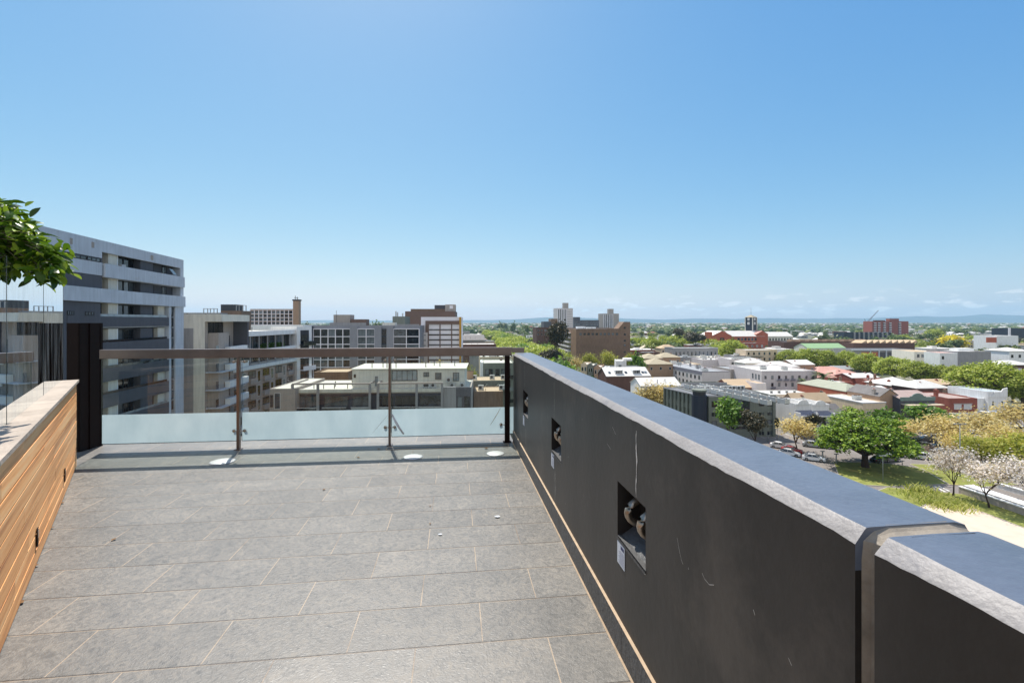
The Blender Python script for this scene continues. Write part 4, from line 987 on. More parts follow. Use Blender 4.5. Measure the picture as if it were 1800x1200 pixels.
# civic building with clock tower
b=bld('civic_hall','orange brick civic hall wing with long white roof left of the clock tower','building',1284,1344,505,591,22,'brick_orange','white',kind='gx',rh=5.6,a=6)
wins(b,'F',spread(8,b.w-1,8,2.6),[b.h-4.8],2.6,3.2,fr=FRW,gl=GD)
b=bld('civic_hall','orange brick gabled hall end with dark entrance at the left of the civic building','building',1252,1286,495,590,24,'brick_orange','white',kind='gy',rh=5,a=12)
part(b,'dark_entrance',[(b.w*.4,b.w*.62,-.1,0,0,b.h-2)],'brick_dark'); part(b,'side_tower',[(-3.5,0,0,8,0,b.h+4)],'brick_orange')
b=bld('civic_hall','cream walled civic hall wing with long white roof right of the clock tower','building',1348,1394,515,591,20,'cream','white',kind='gx',rh=4.5,a=6)
wins(b,'F',spread(3,b.w-2,8,1.6),[b.h-4.6],1.6,2.6,fr=FRD,gl=GD)
b=bld('civic_hall','stepped orange brick gable between the two white roofed civic wings','building',1330,1350,508,587,20,'brick_orange','pink',kind='gy',rh=3.5,a=6)
D=520; p=at(1323,D); b=bld('clock_tower','dark clock tower with pale corner posts, peaked roof and mast','clock tower',1323,1337,D,557.5,8.8,'blueblack','beige',kind='hip',rh=2.6,a=30,w=7.6)
part(b,'corner_post',[(-.4,.5,-.4,.5,0,b.h),(b.w-.5,b.w+.4,-.4,.5,0,b.h),(-.4,.5,b.d-.5,b.d+.4,0,b.h)],'cream')
for f_ in ('F','L'):
    for zz in (b.h-3.6,b.h-8.2):
        o=window(b,f_,2.5,zz,2.8,3.0,fr=FRW,gl=FRW,mull=1)
m=MB(); m.tube([(b.w/2,b.d/2,b.h+2.4),(b.w/2,b.d/2,b.h+11)],[.16,.08],6); m.build('mast',mt['pipe'],b.root)
part(b,'tower_base',[(-2,b.w+2,-2,b.d+2,0,zat(584,520)-G0)],'white')
# far red brick flats, crane, flat-roofed terminal
b=bld('flats_block','wide red brick flats with pale balcony stacks on the skyline at right','building',1533,1597,900,564.5,26,'brick_red','dark',a=-5)
part(b,'lift_house',[(b.w*.5,b.w*.76,2,12,b.h,b.h+5)],'brick_red'); part(b,'roof_structure',[(b.w*.12,b.w*.4,4,10,b.h,b.h+2)],'brick_dark')
for c in (.04,.15,.30,.46,.72): 
    part(b,'recess_strip',[(b.w*c,b.w*(c+.07),-.3,0,3,b.h-2)],'brick_dark')
    for i in range(8): part(b,'balcony',[(b.w*c+.4,b.w*(c+.07)-.2,-1.6,-.3,5+i*3.3,6.1+i*3.3)],'whitepanel')
cr=thing('tower_crane','thin blue grey luffing crane with raised jib beside the red brick flats','crane',(at(1524,1000).x,1000,G0))
m=MB(); m.tube([(0,0,0),(0,0,29)],[1.0,1.0],4); m.build('crane_mast',W['grey'],cr)
m=MB(); j0=Vector((0,0,28)); j1=Vector((at(1547,1000).x-at(1524,1000).x,4,zat(545.5,1000)-G0))
for dy in (-.6,.6): m.tube([j0+Vector((0,dy,0)),j1],[.45,.25],4)
m.tube([j0+Vector((-1,0,2)),j1+Vector((-.6,0,.8))],[.4,.25],4)
for i in range(9):
    q=j0.lerp(j1,i/9); q2=j0.lerp(j1,(i+1)/9); m.tube([q+Vector((0,-.5,0)),q2+Vector((-.7,0,.9))],.18,3)
m.build('crane_jib',W['lavdark'],cr); m=MB(); m.box(-6,-1,-1,1,27,30); m.tube([(-4,0,30),(-5.5,0,37),(0,0,29)],.3,4); m.build('counterweight',W['darkgrey'],cr)
b=bld('glazed_building','long low dark glazed building with grey arches left of the red brick flats','building',1484,1566,640,584,20,'blueblack','grey',a=2)
part(b,'grey_arch',[(b.w*(.2+.1*i),b.w*(.2+.1*i)+2,-1,0,0,b.h+.3) for i in range(8)],'grey')
b=bld('flat_block','blue glazed low block at the far right edge','building',1772,1802,600,577,20,'blueblack','grey',a=2); part(b,'white_column',[(0,2.5,-1,0,0,b.h+1)],'whitepanel')
b=bld('warehouse','white roofed warehouse with a pink sign panel at right','warehouse',1752,1790,420,590,20,'white','white',a=3); part(b,'pink_sign_panel',[(-9,0,0,1,b.h-6,b.h-1.5)],'brick_orange')
b=bld('green_roof_hall','long hall with pale green pitched roof behind the elm row','hall',1420,1487,330,612,14,'cream','green',kind='gx',rh=3.0,a=6)
wins(b,'F',spread(14,b.w-3,4,1.5),[b.h-3.4],1.5,2,fr=FRD)
b=bld('long_brick_shed','very long dark red brick shed with grey roof beyond the green roofed hall','building',1378,1545,400,600.5,22,'brick_dark','dark',a=4,par=.6)
for i in range(9): part(b,'sawtooth_roof',[(b.w*.1+i*8,b.w*.1+i*8+4,3,9,b.h-.5,b.h+1.6)],'brick_tan')
b=bld('long_brick_shed','low red brick and grey shed in front of the civic hall','building',1308,1345,390,603,14,'brick_red','grey',a=6); wins(b,'F',spread(2,b.w-2,4,1.6),[b.h-3.5],1.6,2)
b=bld('brick_house','pale yellow brick house with dark veranda between elm trees','house',1312,1366,300,615,12,'sand','white',a=6,par=.4); part(b,'verandah',[(0,b.w*.5,-2,0,b.h-4.3,b.h-4.)],'greengrey'); wins(b,'F',spread(1,b.w-1,6,1.1),[b.h-3.2,b.h-6.8],1.1,1.7,fr=FRD,gl=GD)
b=bld('sawtooth_sheds','row of tan sawtooth roofs on a long low shed','shed',1500,1608,370,603,14,'brick_dark','tan',a=3,par=.4)
for i in range(9):
    m=MB(); x=b.w*.15+i*5.2; m.prism([(x,b.h),(x+4.8,b.h),(x+4.0,b.h+2.2)],1,12,axis='y'); m.build('sawtooth_roof',RF['tan'],b.root)
b=bld('school_building','grey framed concrete building with orange panels above the elm trees','building',1497,1605,285,614,16,'grey','dark',a=0,par=.5)
for i,(pa,pb,c) in enumerate(((1514,1528,'brick_orange'),(1532,1543,'brick_orange'),(1546,1556,'darkgrey'),(1558,1568,'darkgrey'),(1571,1580,'darkgrey'),(1584,1592,'darkgrey'),(1594,1603,'brick_dark'))):
    part(b,'wall_bay',[(lx(b,pa),lx(b,pb),-.1,0,b.h-9,b.h-1.6)],c)
    part(b,'pier',[(lx(b,pb)+.1,lx(b,pb)+.7,-.6,0,0,b.h)],'concrete')
part(b,'roof_band',[(0,b.w,-.7,0,b.h-.7,b.h)],'concrete')
b=bld('office_building','white rendered building with small square windows above the elm trees','building',1607,1652,250,618,22,'cream','tan',a=-14,par=.3)
wins(b,'F',[lx(b,q) for q in (1612,1619.5,1627,1634.5,1642.5)],[b.h-3.0,b.h-6.6],1.1,1.7,fr=FRD,gl=GD)
b=bld('office_building','white two storey gabled wing joined to grey brick blocks','building',1652,1683,232,620,9,'white','pink',kind='flat',a=0,par=.2)
wins(b,'F',[1.0],[b.h-3.2,b.h-7.2],1.1,1.6,fr=FRD)
b=bld('office_building','plain grey windowless block with white parapet behind the largest elm','building',1684,1742,236,617.5,18,'grey','white',a=0,par=.5); part(b,'roof_structure',[(4,12,4,9,b.h,b.h+1.2)],'white')
b=bld('white_house','white house with dark window at the right edge above the big elm','house',1774,1812,240,617,12,'white','white',kind='hip',rh=1.6,a=2); wins(b,'F',[1,5],[b.h-3.4,b.h-7],1.2,1.6,fr=FRD)
b=bld('brick_shopfront','brown brick building with roller door below the white house at the right edge','building',1762,1815,205,641,9,'brick_dark','white',kind='hip',rh=1.6,a=2); part(b,'roller_door',[(lx(b,1783),lx(b,1796),-.06,0,0,b.h-1.5)],'lavender')

# lavender apartments
b=bld('lavender_apartments','lavender grey apartment row with slate band and many windows in the left of the pair','building',1234,1283,219,653,45,'lavender','grey',a=8.5,par=.6)
part(b,'slate_band',[(-.08,0,0,b.d,b.h-1.5,b.h+.06),(-.08,b.w,-.08,0,b.h-.25,b.h+.06)],'lavdark')
us=[1.2+i*3.7 for i in range(12)]
wins(b,'L',us,[b.h-3.9,b.h-7.1],1.3,1.7,fr=FRD,gl=GL)
for i in range(7): accessory(b,3+(i*2.3)%8,4+i*6,b.zr,'plant' if i%3==0 else 'vent',1.1)
for i in range(3): accessory(b,5+i*3,6+i*12,b.zr,'chimney_grey',1.1)
b=bld('lavender_apartments','lavender grey apartment block with small balconies beside the palm trees','building',1339,1436,207,652,30,'lavender','white',a=1,par=.6)
part(b,'parapet_band',[(-.06,b.w+.06,-.06,0,b.h-.2,b.h+.05)],'lavdark')
cols=(1344,1356,1368,1380,1391.5,1403.5,1416,1427.5)
for k,q in enumerate(cols):
    for r_,zz in enumerate((b.h-3.6,b.h-6.8,b.h-10)):
        if zz>.2: window(b,'F',lx(b,q)-.1,zz,1.0,1.6,fr=FRD if k%3 else FRW,gl=GL,mull=2)
for q in (1366.5,1378.5,1390,1402): 
    m=MB(); x=lx(b,q)-.3; zz=b.h-4.1
    m.box(x,x+2.0,-.8,0,zz-.15,zz); m.box(x,x+2,-.8,-.76,zz,zz+.75); m.build('balcony',W['lavdark'],b.root)
m=MB(); x=lx(b,1355.5)-.3; zz=b.h-7.6; m.box(x,x+2,-.8,0,zz-.15,zz); m.box(x,x+2,-.8,-.76,zz,zz+.75); m.build('balcony',W['lavdark'],b.root)
part(b,'awning',[(lx(b,1374),lx(b,1391),-1.6,0,b.h-8.6,b.h-8.4)],'white')
for i in range(5): accessory(b,2+i*4.4,5+(i*7)%16,b.zr,'plant' if i%2 else 'vent',1.1)
for i in range(3): window(b,'L',22+i*2.6,b.h-4.,1.1,2.2,fr=FRD)
b=bld('lavender_apartments','recessed link block with stacked balconies between the lavender apartment blocks','building',1285,1312,232,649,20,'taupe','grey',a=3,par=.5)
for i in range(3): part(b,'balcony',[(lx(b,1297),b.w,-1.8,0,b.h-4-3.2*i,b.h-3-3.2*i)],'sand')
b=bld('lavender_apartments','far lavender flat roofed block with dark windows behind the lavender pair','building',1283,1338,272,631,16,'lavender','white',a=4,par=.6); wins(b,'F',[1,3.5],[b.h-3.4],1.3,1.6,fr=FRD)
for i in range(4): accessory(b,5+i*3,6,b.zr,'plant')
b=bld('arcaded_building','long grey building with a row of arched windows in mid distance','building',1183,1262,330,611.5,14,'grey','white',a=6,par=.6,trim=W['concrete'])
for i in range(11):
    u=lx(b,1187+i*6.9); window(b,'F',u,b.h-6.2,1.3,2.8,fr=FRW,gl=GD); m=MB(); m.prism([(u+.65+.65*math.cos(t*math.pi/6),b.h-3.4+.65*math.sin(t*math.pi/6)) for t in range(7)],-.05,0,axis='y'); m.build('window_arch',GD,b.root)
part(b,'blue_roof',[(lx(b,1222),lx(b,1258),-4,-.1,b.h-7.2,b.h-5.4)],'bluewhite')
fr_=[(1180,1232,262,640,14,'sand','cream','pale flat roof with scattered vents just beyond the left lavender row'),(1235,1290,285,632,14,'lavender','white','white flat roof with dark chimney flues beyond the lavender row'),(1165,1225,300,628,16,'grey','grey','grey flat roof with skylights in front of the arcaded building'),
 (1230,1280,310,628,12,'cream','cream','long cream flat roof right in front of the arcaded building'),(1290,1345,300,625,12,'grey','white','pale lavender flat roof below the round elm')]
for p0,p1,D,yt,dp,wl,rf,lab in fr_:
    b=bld('flat_roofed_building',lab,'building',p0,p1,D,yt,dp,wl,rf,a=6,par=.5)
    for i in range(5): accessory(b,1.5+i*b.w/6,2+(i*37)%int(dp-4),b.zr,('vent','plant','ac')[i%3],1.2)
    accessory(b,b.w*.6,dp*.4,b.zr,'chimney_grey',1.2)
hips=[(1140,1183,245,640,14,'brick_tan','beige','large beige hip roof beside the dark green bush'),(1133,1165,285,630,14,'brick_brown','beige','beige hip roof between two others right of the brown brick block'),(1160,1196,290,628,12,'brick_tan','beige','beige hip roof with small chimney near the arcaded building'),
 (1128,1160,320,619,12,'brick_dark','grey','brown walled flat roofed house right of the stair tower'),(1162,1192,350,612,10,'sand','tan','tan hip roof behind the beige hips')]
for p0,p1,D,yt,dp,wl,rf,lab in hips:
    b=bld('hip_roof_house',lab,'house',p0,p1,D,yt,dp,wl,rf,kind='hip' if rf!='grey' else 'flat',rh=2.6,a=6)
    accessory(b,b.w*.7,dp*.4,b.h+.3,'chimney_brick_brown',1.2); wins(b,'F',spread(1,b.w-1,3,1.2),[b.h-3],1.2,1.5)
# white sawn roofs
b=bld('brick_townhouses','brick row with white roof, dormer windows and skylights near the parapet','building',1066,1143,172,661,11,'brick_dark','white',kind='gx',rh=2.6,a=6)
for q in (1083,1114):
    x=lx(b,q); m=MB(); m.box(x,x+3.0,1.2,4.4,b.h+.4,b.h+2.1,0); dm=m.build('dormer',W['white'],b.root); 
    o=window(b,'F',x+.2,b.h+.75,2.6,1.2,fr=FRW,gl=GL,mull=4); o.location.y=1.19
for q in (1072,1101,1131,1136): x=lx(b,q); m=MB(); m.prism([(1.2,b.h+.78),(2.4,b.h+1.35),(2.4,b.h+1.42),(1.2,b.h+.85)],x,x+.9,axis='x'); m.build('skylight',GD,b.root)
b=bld('white_roof_hall','broad white steel roof with dark vent cowl behind the yellowing trees','hall',1126,1196,150,678,9,'white','white',kind='gx',rh=2.0,a=6)
accessory(b,6,1,b.h+.4,'vent',1.5); accessory(b,9,2,b.h+.8,'vent',1.2)
for i,(p0,p1,D,yt,lab,c) in enumerate(((1021,1032,196,640,'leftmost pale townhouse of the bay fronted row beside the parapet','sand'),(1033,1043,194,642,'second townhouse of the bay fronted row, in grey green','greengrey'),(1044,1056,190,645,'third townhouse of the bay fronted row, in tan','brick_tan'),(1058,1066,178,648,'white end townhouse of the bay fronted row','white'))):
    b=bld('townhouse',lab,'house',p0,p1,D,yt,12,c,'cream',a=-18,par=.4)
    wins(b,'F',spread(.3,b.w-.3,2,.8),[b.h-2.8,b.h-5.8,b.h-8.8] if b.h>9 else [b.h-2.8,b.h-5.8],.8,1.7,fr=FRW,gl=GD)
    m=MB(); m.prism([(0,b.h),(b.w,b.h),(b.w/2,b.h+.9)],0,.3,axis='y'); m.build('gable_front',W[c],b.root); part(b,'side_glazing',[(b.w,b.w+.05,1,6,2,b.h-1)],GD)
b=bld('flat_roofed_building','blue white rooftop box house behind the bay fronted townhouses','building',1083,1101,200,634,9,'bluewhite','white',a=-8,par=.3); part(b,'upper_box',[(3.2,6.8,1,6,b.h,b.h+.9)],'bluewhite')
window(b,'F',1,b.h-3,1.3,1.5)
b=bld('flat_roofed_building','dark low roof between townhouses and the beige hip roofs','building',1052,1132,205,646,10,'greengrey','dark',a=4,par=.3)

# dark green-grey commercial corner building
b=bld('commercial_building','dark green grey three storey corner office with flat roof full of air conditioners','building',1246,1361,127,696.5,30,'greengrey','dark',a=6,par=.35)
def comm(b,u0,u1,cols):
    pass
for (u,wd,rows) in ((1251,9,(0,1,2,3)),(1262,3,()),(1334,9,(0,1,2,3)),(1349,9,(0,1,2,3))):
    x=lx(b,u); ww=lx(b,u+wd)-x
    for r_ in rows:
        zz=b.h-2.9-r_*2.7
        if r_%2==0: window(b,'F',x,zz,ww,1.6,fr=FRD,gl=GD,mull=1)
        else: window(b,'F',x,zz+.2,ww*.42,1.0,fr=FRD,gl=GD); window(b,'F',x+ww*.55,zz+.2,ww*.42,1.0,fr=FRD,gl=GD)
part(b,'recess_bay',[(lx(b,1285),lx(b,1318),-.05,0,b.h-9,b.h-.6)],'charcoal')
for i in range(3):
    for q in (1287,1297,1307): window(b,'F',lx(b,q),b.h-3.0-i*3.0,1.4,2.2,fr=FRD,gl=GD).location.y=-.06
for zz in (b.h-4.6,b.h-8.2): part(b,'concrete_ledge',[(lx(b,1262),b.w+.05,-.25,0,zz,zz+.35)],'greengrey')
part(b,'end_pier',[(lx(b,1357),b.w+.1,-.5,0,0,b.h+.1)],'greengrey')
part(b,'parapet_cap',[(-.1,b.w+.12,-.14,0,b.h-.18,b.h+.05)],'grey')
# round corner tower
m=MB(); m.cyl(-2.0,1.4,0,b.h+.2,2.0,n=20); m.build('corner_tower',W['blueblack'],b.root); m=MB(); m.cyl(-2.0,1.4,b.h+.2,b.h+1.7,1.7,n=20); m.build('corner_turret',W['charcoal'],b.root); m=MB(); m.cyl(-2.0,1.4,b.h+1.3,b.h+1.75,1.95,n=20); m.build('turret_rim',W['greengrey'],b.root)
# left wing receding to the back left
LWd=R(90+17.1)
b2=B(); b2.a=LWd; px_l=1229
corner=at(1229,128.5)
far_r=(1166-CX)/F
dx,dy=-math.sin(R(17.1)),math.cos(R(17.1)); t_=(corner.x-far_r*128.5)/(far_r*dy-dx)
b2.root=thing('commercial_wing','dark green grey office wing with deep window bays running back from the corner tower','building',(corner.x+dx*t_,corner.y+dy*t_,G0),R(17.1-90))
b2.w=t_; b2.d=22; b2.n=0; hC=b.h
m=MB(); m.box(0,t_,.6,b2.d,0,hC-.35); nb_=9
for i in range(nb_+1): 
    x=t_*i/nb_; m.box(max(x-.45,0),min(x+.45,t_),0,.6,0,hC-.3)
b2.wall=m.build('wall',W['greengrey'],b2.root); b2.roof=part(b2,'roof',[(0,t_,.0,b2.d,hC-.3,hC-.2)],RF['dark'])
part(b2,'parapet',[(0,t_,-.08,.25,hC-.2,hC+.05),(0,.25,.25,b2.d,hC-.2,hC+.05)],'grey')
for i in range(nb_):
    x=t_*i/nb_+.5; ww=t_/nb_-1.0
    for r_ in range(4):
        z0=hC-2.9-r_*2.75
        window(b2,'F',x,z0,ww,2.3 if r_%2==0 else 1.2,fr=FRD,gl=GD,mull=2).location.y=.58
    if i%2: part(b2,'spandrel',[(x-.05,x+ww+.05,.25,.6,hC-4.3,hC-3.2)],'greengrey')
for i in range(11):
    for j in range(2): 
        link('plant_unit',_acm['plant'][1],b2.root,(2+i*2.9,6+j*5.5,hC-.2),0,(1.0,1.0,1.0))
part(b2,'duct',[(2,t_-3,10.2,10.9,hC-.1,hC+.6)],mt['ac'])
for i in range(12): accessory(b,2+i*1.35,12+ (i%2)*.3,b.zr,'ac',1.5)
part(b,'roof_screen',[(3,17,20,20.2,b.h-.3,b.h+1.0)],'grey')
# shed roofs behind it
b=bld('shed_roof_building','tan pitched roof over red brick wall in front of the lavender block','building',1283,1332,168,681,11,'brick_red','tan',kind='gx',rh=2.2,a=4)
b=bld('flat_roofed_building','small pale pink rendered block beside the tan pitched roof','building',1330,1347,165,673.5,8,'lavender','tan',a=1,par=.2)
b=bld('flat_roofed_building','long low white flat roof behind the blue white terrace houses','building',1348,1428,150,693,9,'cream','white',a=3,par=.2)
for i in range(4): accessory(b,3+i*2.6,3,b.zr,'ac')

# blue-white pair of two-storey terrace houses
def terrace(lab,p0,p1,D,yt,wl):
    b=bld('terrace_house',lab,'house',p0,p1,D,yt,9.5,wl,'white',kind='flat',a=7,par=1.6)
    w=b.w
    m=MB(); m.prism([(w*.5+w*.3*math.cos(t*math.pi/10),b.h-.02+.95*math.sin(t*math.pi/10)) for t in range(11)],-.1,.2,axis='y'); m.box(-.06,w+.06,-.22,0,b.h-.4,b.h-.2); m.build('curved_pediment',W[wl],b.root)
    m=MB(); m.prism([(-2.0,b.h-3.0),(0,b.h-2.0),(0,b.h-1.9),(-2.0,b.h-2.9)],.15,w-.15,axis='x'); m.build('verandah_roof',W['lavdark'],b.root)
    part(b,'balcony_floor',[(.1,w-.1,-2,0,b.h-6.1,b.h-5.9)],wl); part(b,'fascia',[(.1,w-.1,-2.05,-1.95,b.h-3.2,b.h-2.9),(.1,w-.1,-2.05,-1.95,b.h-6.3,b.h-5.8)],wl)
    part(b,'side_wing_wall',[(-.12,.15,-2.1,0,0,b.h-2.2)],wl); part(b,'side_wing_wall',[(w-.15,w+.12,-2.1,0,0,b.h-2.2)],wl)
    m=MB()
    for i in range(22): m.box(.2+(w-.4)*i/21,.24+(w-.4)*i/21,-2.0,-1.97,b.h-5.8,b.h-4.9)
    m.box(.15,w-.15,-2.02,-1.95,b.h-4.95,b.h-4.88); m.build('iron_railing',FRD,b.root)
    for x in (w*.15,w*.6): window(b,'F',x,b.h-5.8,1.0,2.3,fr=FRD,gl=GD,mull=2); window(b,'F',x,b.h-9.2 if b.h>9.4 else .2,1.0,2.2,fr=FRD,gl=GD,mull=1)
    accessory(b,w*.1,3.5,b.h-1.6,'chimney_bluewhite',1.1); return b
t1=terrace('left house of the blue white terrace pair with curved pediment and side wall',1397,1427,128,709,'bluewhite')
t2=terrace('right house of the blue white terrace pair beside the grey shed roof',1427.5,1457,129.6,710,'bluewhite')
b=bld('shed','weathered grey corrugated lean-to roof right of the blue white terrace pair','shed',1458,1490,131,733,9,'taupe','slate',kind='gx',rh=2.8,a=7,ov=.2)
b=bld('corner_shop','sand coloured two storey building with white roof behind the big green tree','building',1517,1557,143,707.5,17,'sand','white',a=7,par=.3,trim=W['concrete'])
wins(b,'F',[lx(b,1523),lx(b,1542)],[b.h-3.9],1.5,1.3,fr=FRW,gl=GL,mull=1); wins(b,'F',[lx(b,1523),lx(b,1542)],[b.h-7.1],1.5,1.5,fr=FRW,gl=GL,mull=1); accessory(b,3,6,b.zr,'plant')
b=bld('lean_to','pale green lean-to house beside the sand coloured building','house',1557,1571,147,714,10,'bluewhite','white',kind='flat',a=7,par=.2); window(b,'F',1,b.h-2.4,.9,1.4,fr=FRD)
b=bld('brick_house','orange red brick house with plain side wall and grey green hipped roof','house',1487,1531,168,688,24,'brick_orange','greengrey',kind='hip',rh=2.2,a=7,ov=.1)
window(b,'L',12,b.h-2.2,1.6,.9,fr=FRW,gl=GD); part(b,'verandah_roof',[(0,b.w,-2.2,0,b.h-1.4,b.h-1.2)],'darkgrey')
accessory(b,b.w-1,4,b.h-.2,'chimney_brick_red',1.0)
b=bld('gabled_brick_house','brown brick house with steep front gable and two chimney pots','house',1546,1581,146,697,12,'brick_tan','slate',kind='gy',rh=2.2,a=7,ov=.15)
accessory(b,.6,2.6,b.h,'chimney_taupe',1.2); accessory(b,b.w-.9,2.0,b.h,'chimney_taupe',1.2); window(b,'F',1.2,b.h-4,1.4,1.4,fr=FRW)
b=bld('old_shop','old shop with rust stained roof, curved grey pediment and awning','shop',1582,1643,144,701,12,'darkgrey','rust',kind='gx',rh=1.6,a=5,ov=.0)
w_=b.w; m=MB(); m.box(0,w_,-.25,0,b.h-.6,b.h+.55); c_=w_*.5
m.prism([(c_+2.0*math.cos(t*math.pi/10),b.h+.54+1.15*math.sin(t*math.pi/10)) for t in range(11)],-.25,0,axis='y'); m.box(c_-2.6,c_+2.6,-.27,-.02,b.h+.5,b.h+.8); m.build('shop_pediment',M('grey_green_pediment',(108,126,120),rough=.8),b.root)
part(b,'awning',[(.3,w_+.3,-2.8,0,b.h-1.7,b.h-1.45)],'sand'); part(b,'shopfront_glass',[(.6,w_-.6,-.05,0,.3,b.h-1.9)],GD)
b=bld('brick_shop','dark red brick two storey shop with two blinded windows and white base','shop',1668,1718,152,700,14,'brick_red','brick_rf' if 'brick_rf' in RF else 'rust',a=3,par=.3)
window(b,'F',lx(b,1677),b.h-3.6,lx(b,1690)-lx(b,1677),1.7,fr=FRW,gl=FRW,mull=3); window(b,'F',lx(b,1694),b.h-3.6,lx(b,1708)-lx(b,1694),1.7,fr=FRW,gl=FRW,mull=3)
part(b,'white_base_band',[(-.04,b.w+.04,-.1,0,0,b.h-4.6)],'white'); part(b,'lintel',[(lx(b,1676),lx(b,1709),-.12,0,b.h-1.9,b.h-1.65)],'taupe')
for q in (1689,1702,1711): window(b,'F',lx(b,q),b.h-6.1,.8,.9,fr=FRD,gl=GD).location.y=-.1
accessory(b,1.6,6,b.h-.2,'chimney_brick_red',1.3)
b=bld('blue_white_shop','blue white shop with curved shoulder parapet and two narrow windows','shop',1736,1769,158,688,14,'bluewhite','blue',a=2,par=.4)
w_=b.w; m=MB(); m.prism([(0,b.h-1.9),(0,b.h-1.4),(1.2,b.h-1.4),(1.9,b.h-1.0),(2.3,b.h-.1),(w_-2,b.h),(w_-1.4,b.h+.9),(w_+.1,b.h+1.3),(w_+.1,b.h-1.9)][::-1],-.3,0,axis='y'); m.build('curved_parapet',W['bluewhite'],b.root)
for q in (1744,1760): window(b,'F',lx(b,q),b.h-5.2,.6,1.9,fr=FRD,gl=GD)
part(b,'awning',[(-3,w_,-2.5,0,b.h-6.6,b.h-6.4)],'white')
b=bld('blue_white_shop','pale blue lean-to roof between the red brick shop and the blue white shop','shop',1719,1736,159,700,9,'bluewhite','blue',a=2,par=.3)
r2=[(1571,1622,182,678,13,'brick_tan','white','hip',2.6,'large white hip roof with square chimney behind the old shop'),(1611,1668,172,682,10,'brick_dark','white','hip',2.4,'white hip roof with a low ridge window right of the square chimney'),(1640,1700,192,676,10,'brick_dark','tan','gx',1.6,'long tan ridge roof at the foot of the elm row'),
 (1640,1700,162,697,8,'brick_red','blue','flat',0,'pale blue flat roof with clutter behind the red brick shop'),(1700,1750,172,688,10,'brick_red','blue','flat',0,'pale blue steel roof with red brick gable near the big elm'),
 (1515,1560,178,681,10,'brick_red','tan','flat',0,'low brick wing with tan roof beside the green grey hip roof'),(1531,1568,160,689,9,'brick_brown','white','gx',1.4,'white pitched roof left of the two chimney pots'),
 (1432,1485,215,664,10,'brick_red','pink','hip',2.0,'salmon pink hip roof nearest the palm trees'),(1436,1498,240,655,12,'brick_red','pink','hip',2.6,'salmon pink hip roof, farthest of the three'),(1468,1515,226,659,10,'brick_dark','pink','hip',2.2,'salmon pink hip roof, rightmost of the three'),
 (1497,1545,208,664,10,'brick_red','white','gx',1.4,'white roof behind red chimneys beside the salmon roofs'),(1528,1570,200,668,10,'brick_red','pink','flat',0,'pink flat roof with two stout chimneys below the elms'),
 (1452,1500,194,672,9,'brick_red','white','flat',0,'low white roof with brick wall behind the orange brick house'),(1470,1540,262,649,10,'grey','grey','gx',1.4,'long grey roof just below the elm row'),
 (1352,1405,235,645,12,'sand','white','hip',2.4,'white hip roof above the lavender block with balconies'),(1395,1432,245,641,12,'brick_tan','white','gx',2.0,'white roof with red brick chimneys above the lavender block'),(1310,1350,250,638,10,'cream','white','hip',2.2,'small white roof left of the big white hip roof'),
 (1395,1460,143,706,5,'brick_tan','tan','gx',2.2,'tan gabled roof behind the blue white terrace pair')]
for p0,p1,D,yt,dp,wl,rf,kd,rh,lab in r2:
    b=bld('roofed_house',lab,'house',p0,p1,D,yt,dp,wl,rf,kind=kd,rh=rh,a=6)
    rr=random.Random(p0)
    accessory(b,b.w*rr.uniform(.15,.4),dp*.35,b.h-.2,'chimney_brick_red',1.1); accessory(b,b.w*rr.uniform(.6,.85),dp*.5,b.h-.1,'chimney_brick_brown',1.1)
    wins(b,'F',spread(1,b.w-1,3,1.0),[b.h-3.0],1.0,1.5,fr=FRW,gl=GD)
    if kd=='flat':
        for i in range(3): accessory(b,2+i*2.4,3+i,b.zr,'ac')
# low concrete tram platform walls at the right
def ribbon(name,lab,pts,h,th,mat,top):
    t=thing(name,lab,'wall',(0,0,0)); P=[ground(*p) for p in pts]; m=MB(); c=MB()
    for p,q in zip(P,P[1:]):
        d=(q-p).normalized(); n=Vector((-d.y,d.x,0))*th
        m.prism([(p.x,p.y),(q.x,q.y),(q.x+n.x,q.y+n.y),(p.x+n.x,p.y+n.y)],G0,G0+h) if True else None
        e=n*.15; c.prism([(p.x-e.x,p.y-e.y),(q.x-e.x,q.y-e.y),(q.x+n.x+e.x,q.y+n.y+e.y),(p.x+n.x+e.x,p.y+n.y+e.y)],G0+h+.003,G0+h+.14)
    m.build('wall_face',mat,t); c.build('wall_cap',top,t); return t
ribbon('retaining_wall','long grey retaining wall with pale cap running down beside the footpath trees',[(1685,867),(1800,907),(1960,965)],1.25,.5,W['taupe'],W['white'])
ribbon('platform_wall','low pale concrete platform edge behind the retaining wall',[(1696,858),(1800,893),(1950,943)],.5,1.6,W['concrete'],W['white'])
ribbon('platform_wall','far pale concrete platform edge seen through the blossom tree',[(1752,858),(1800,872),(1950,915)],.9,.5,W['bluewhite'],W['white'])
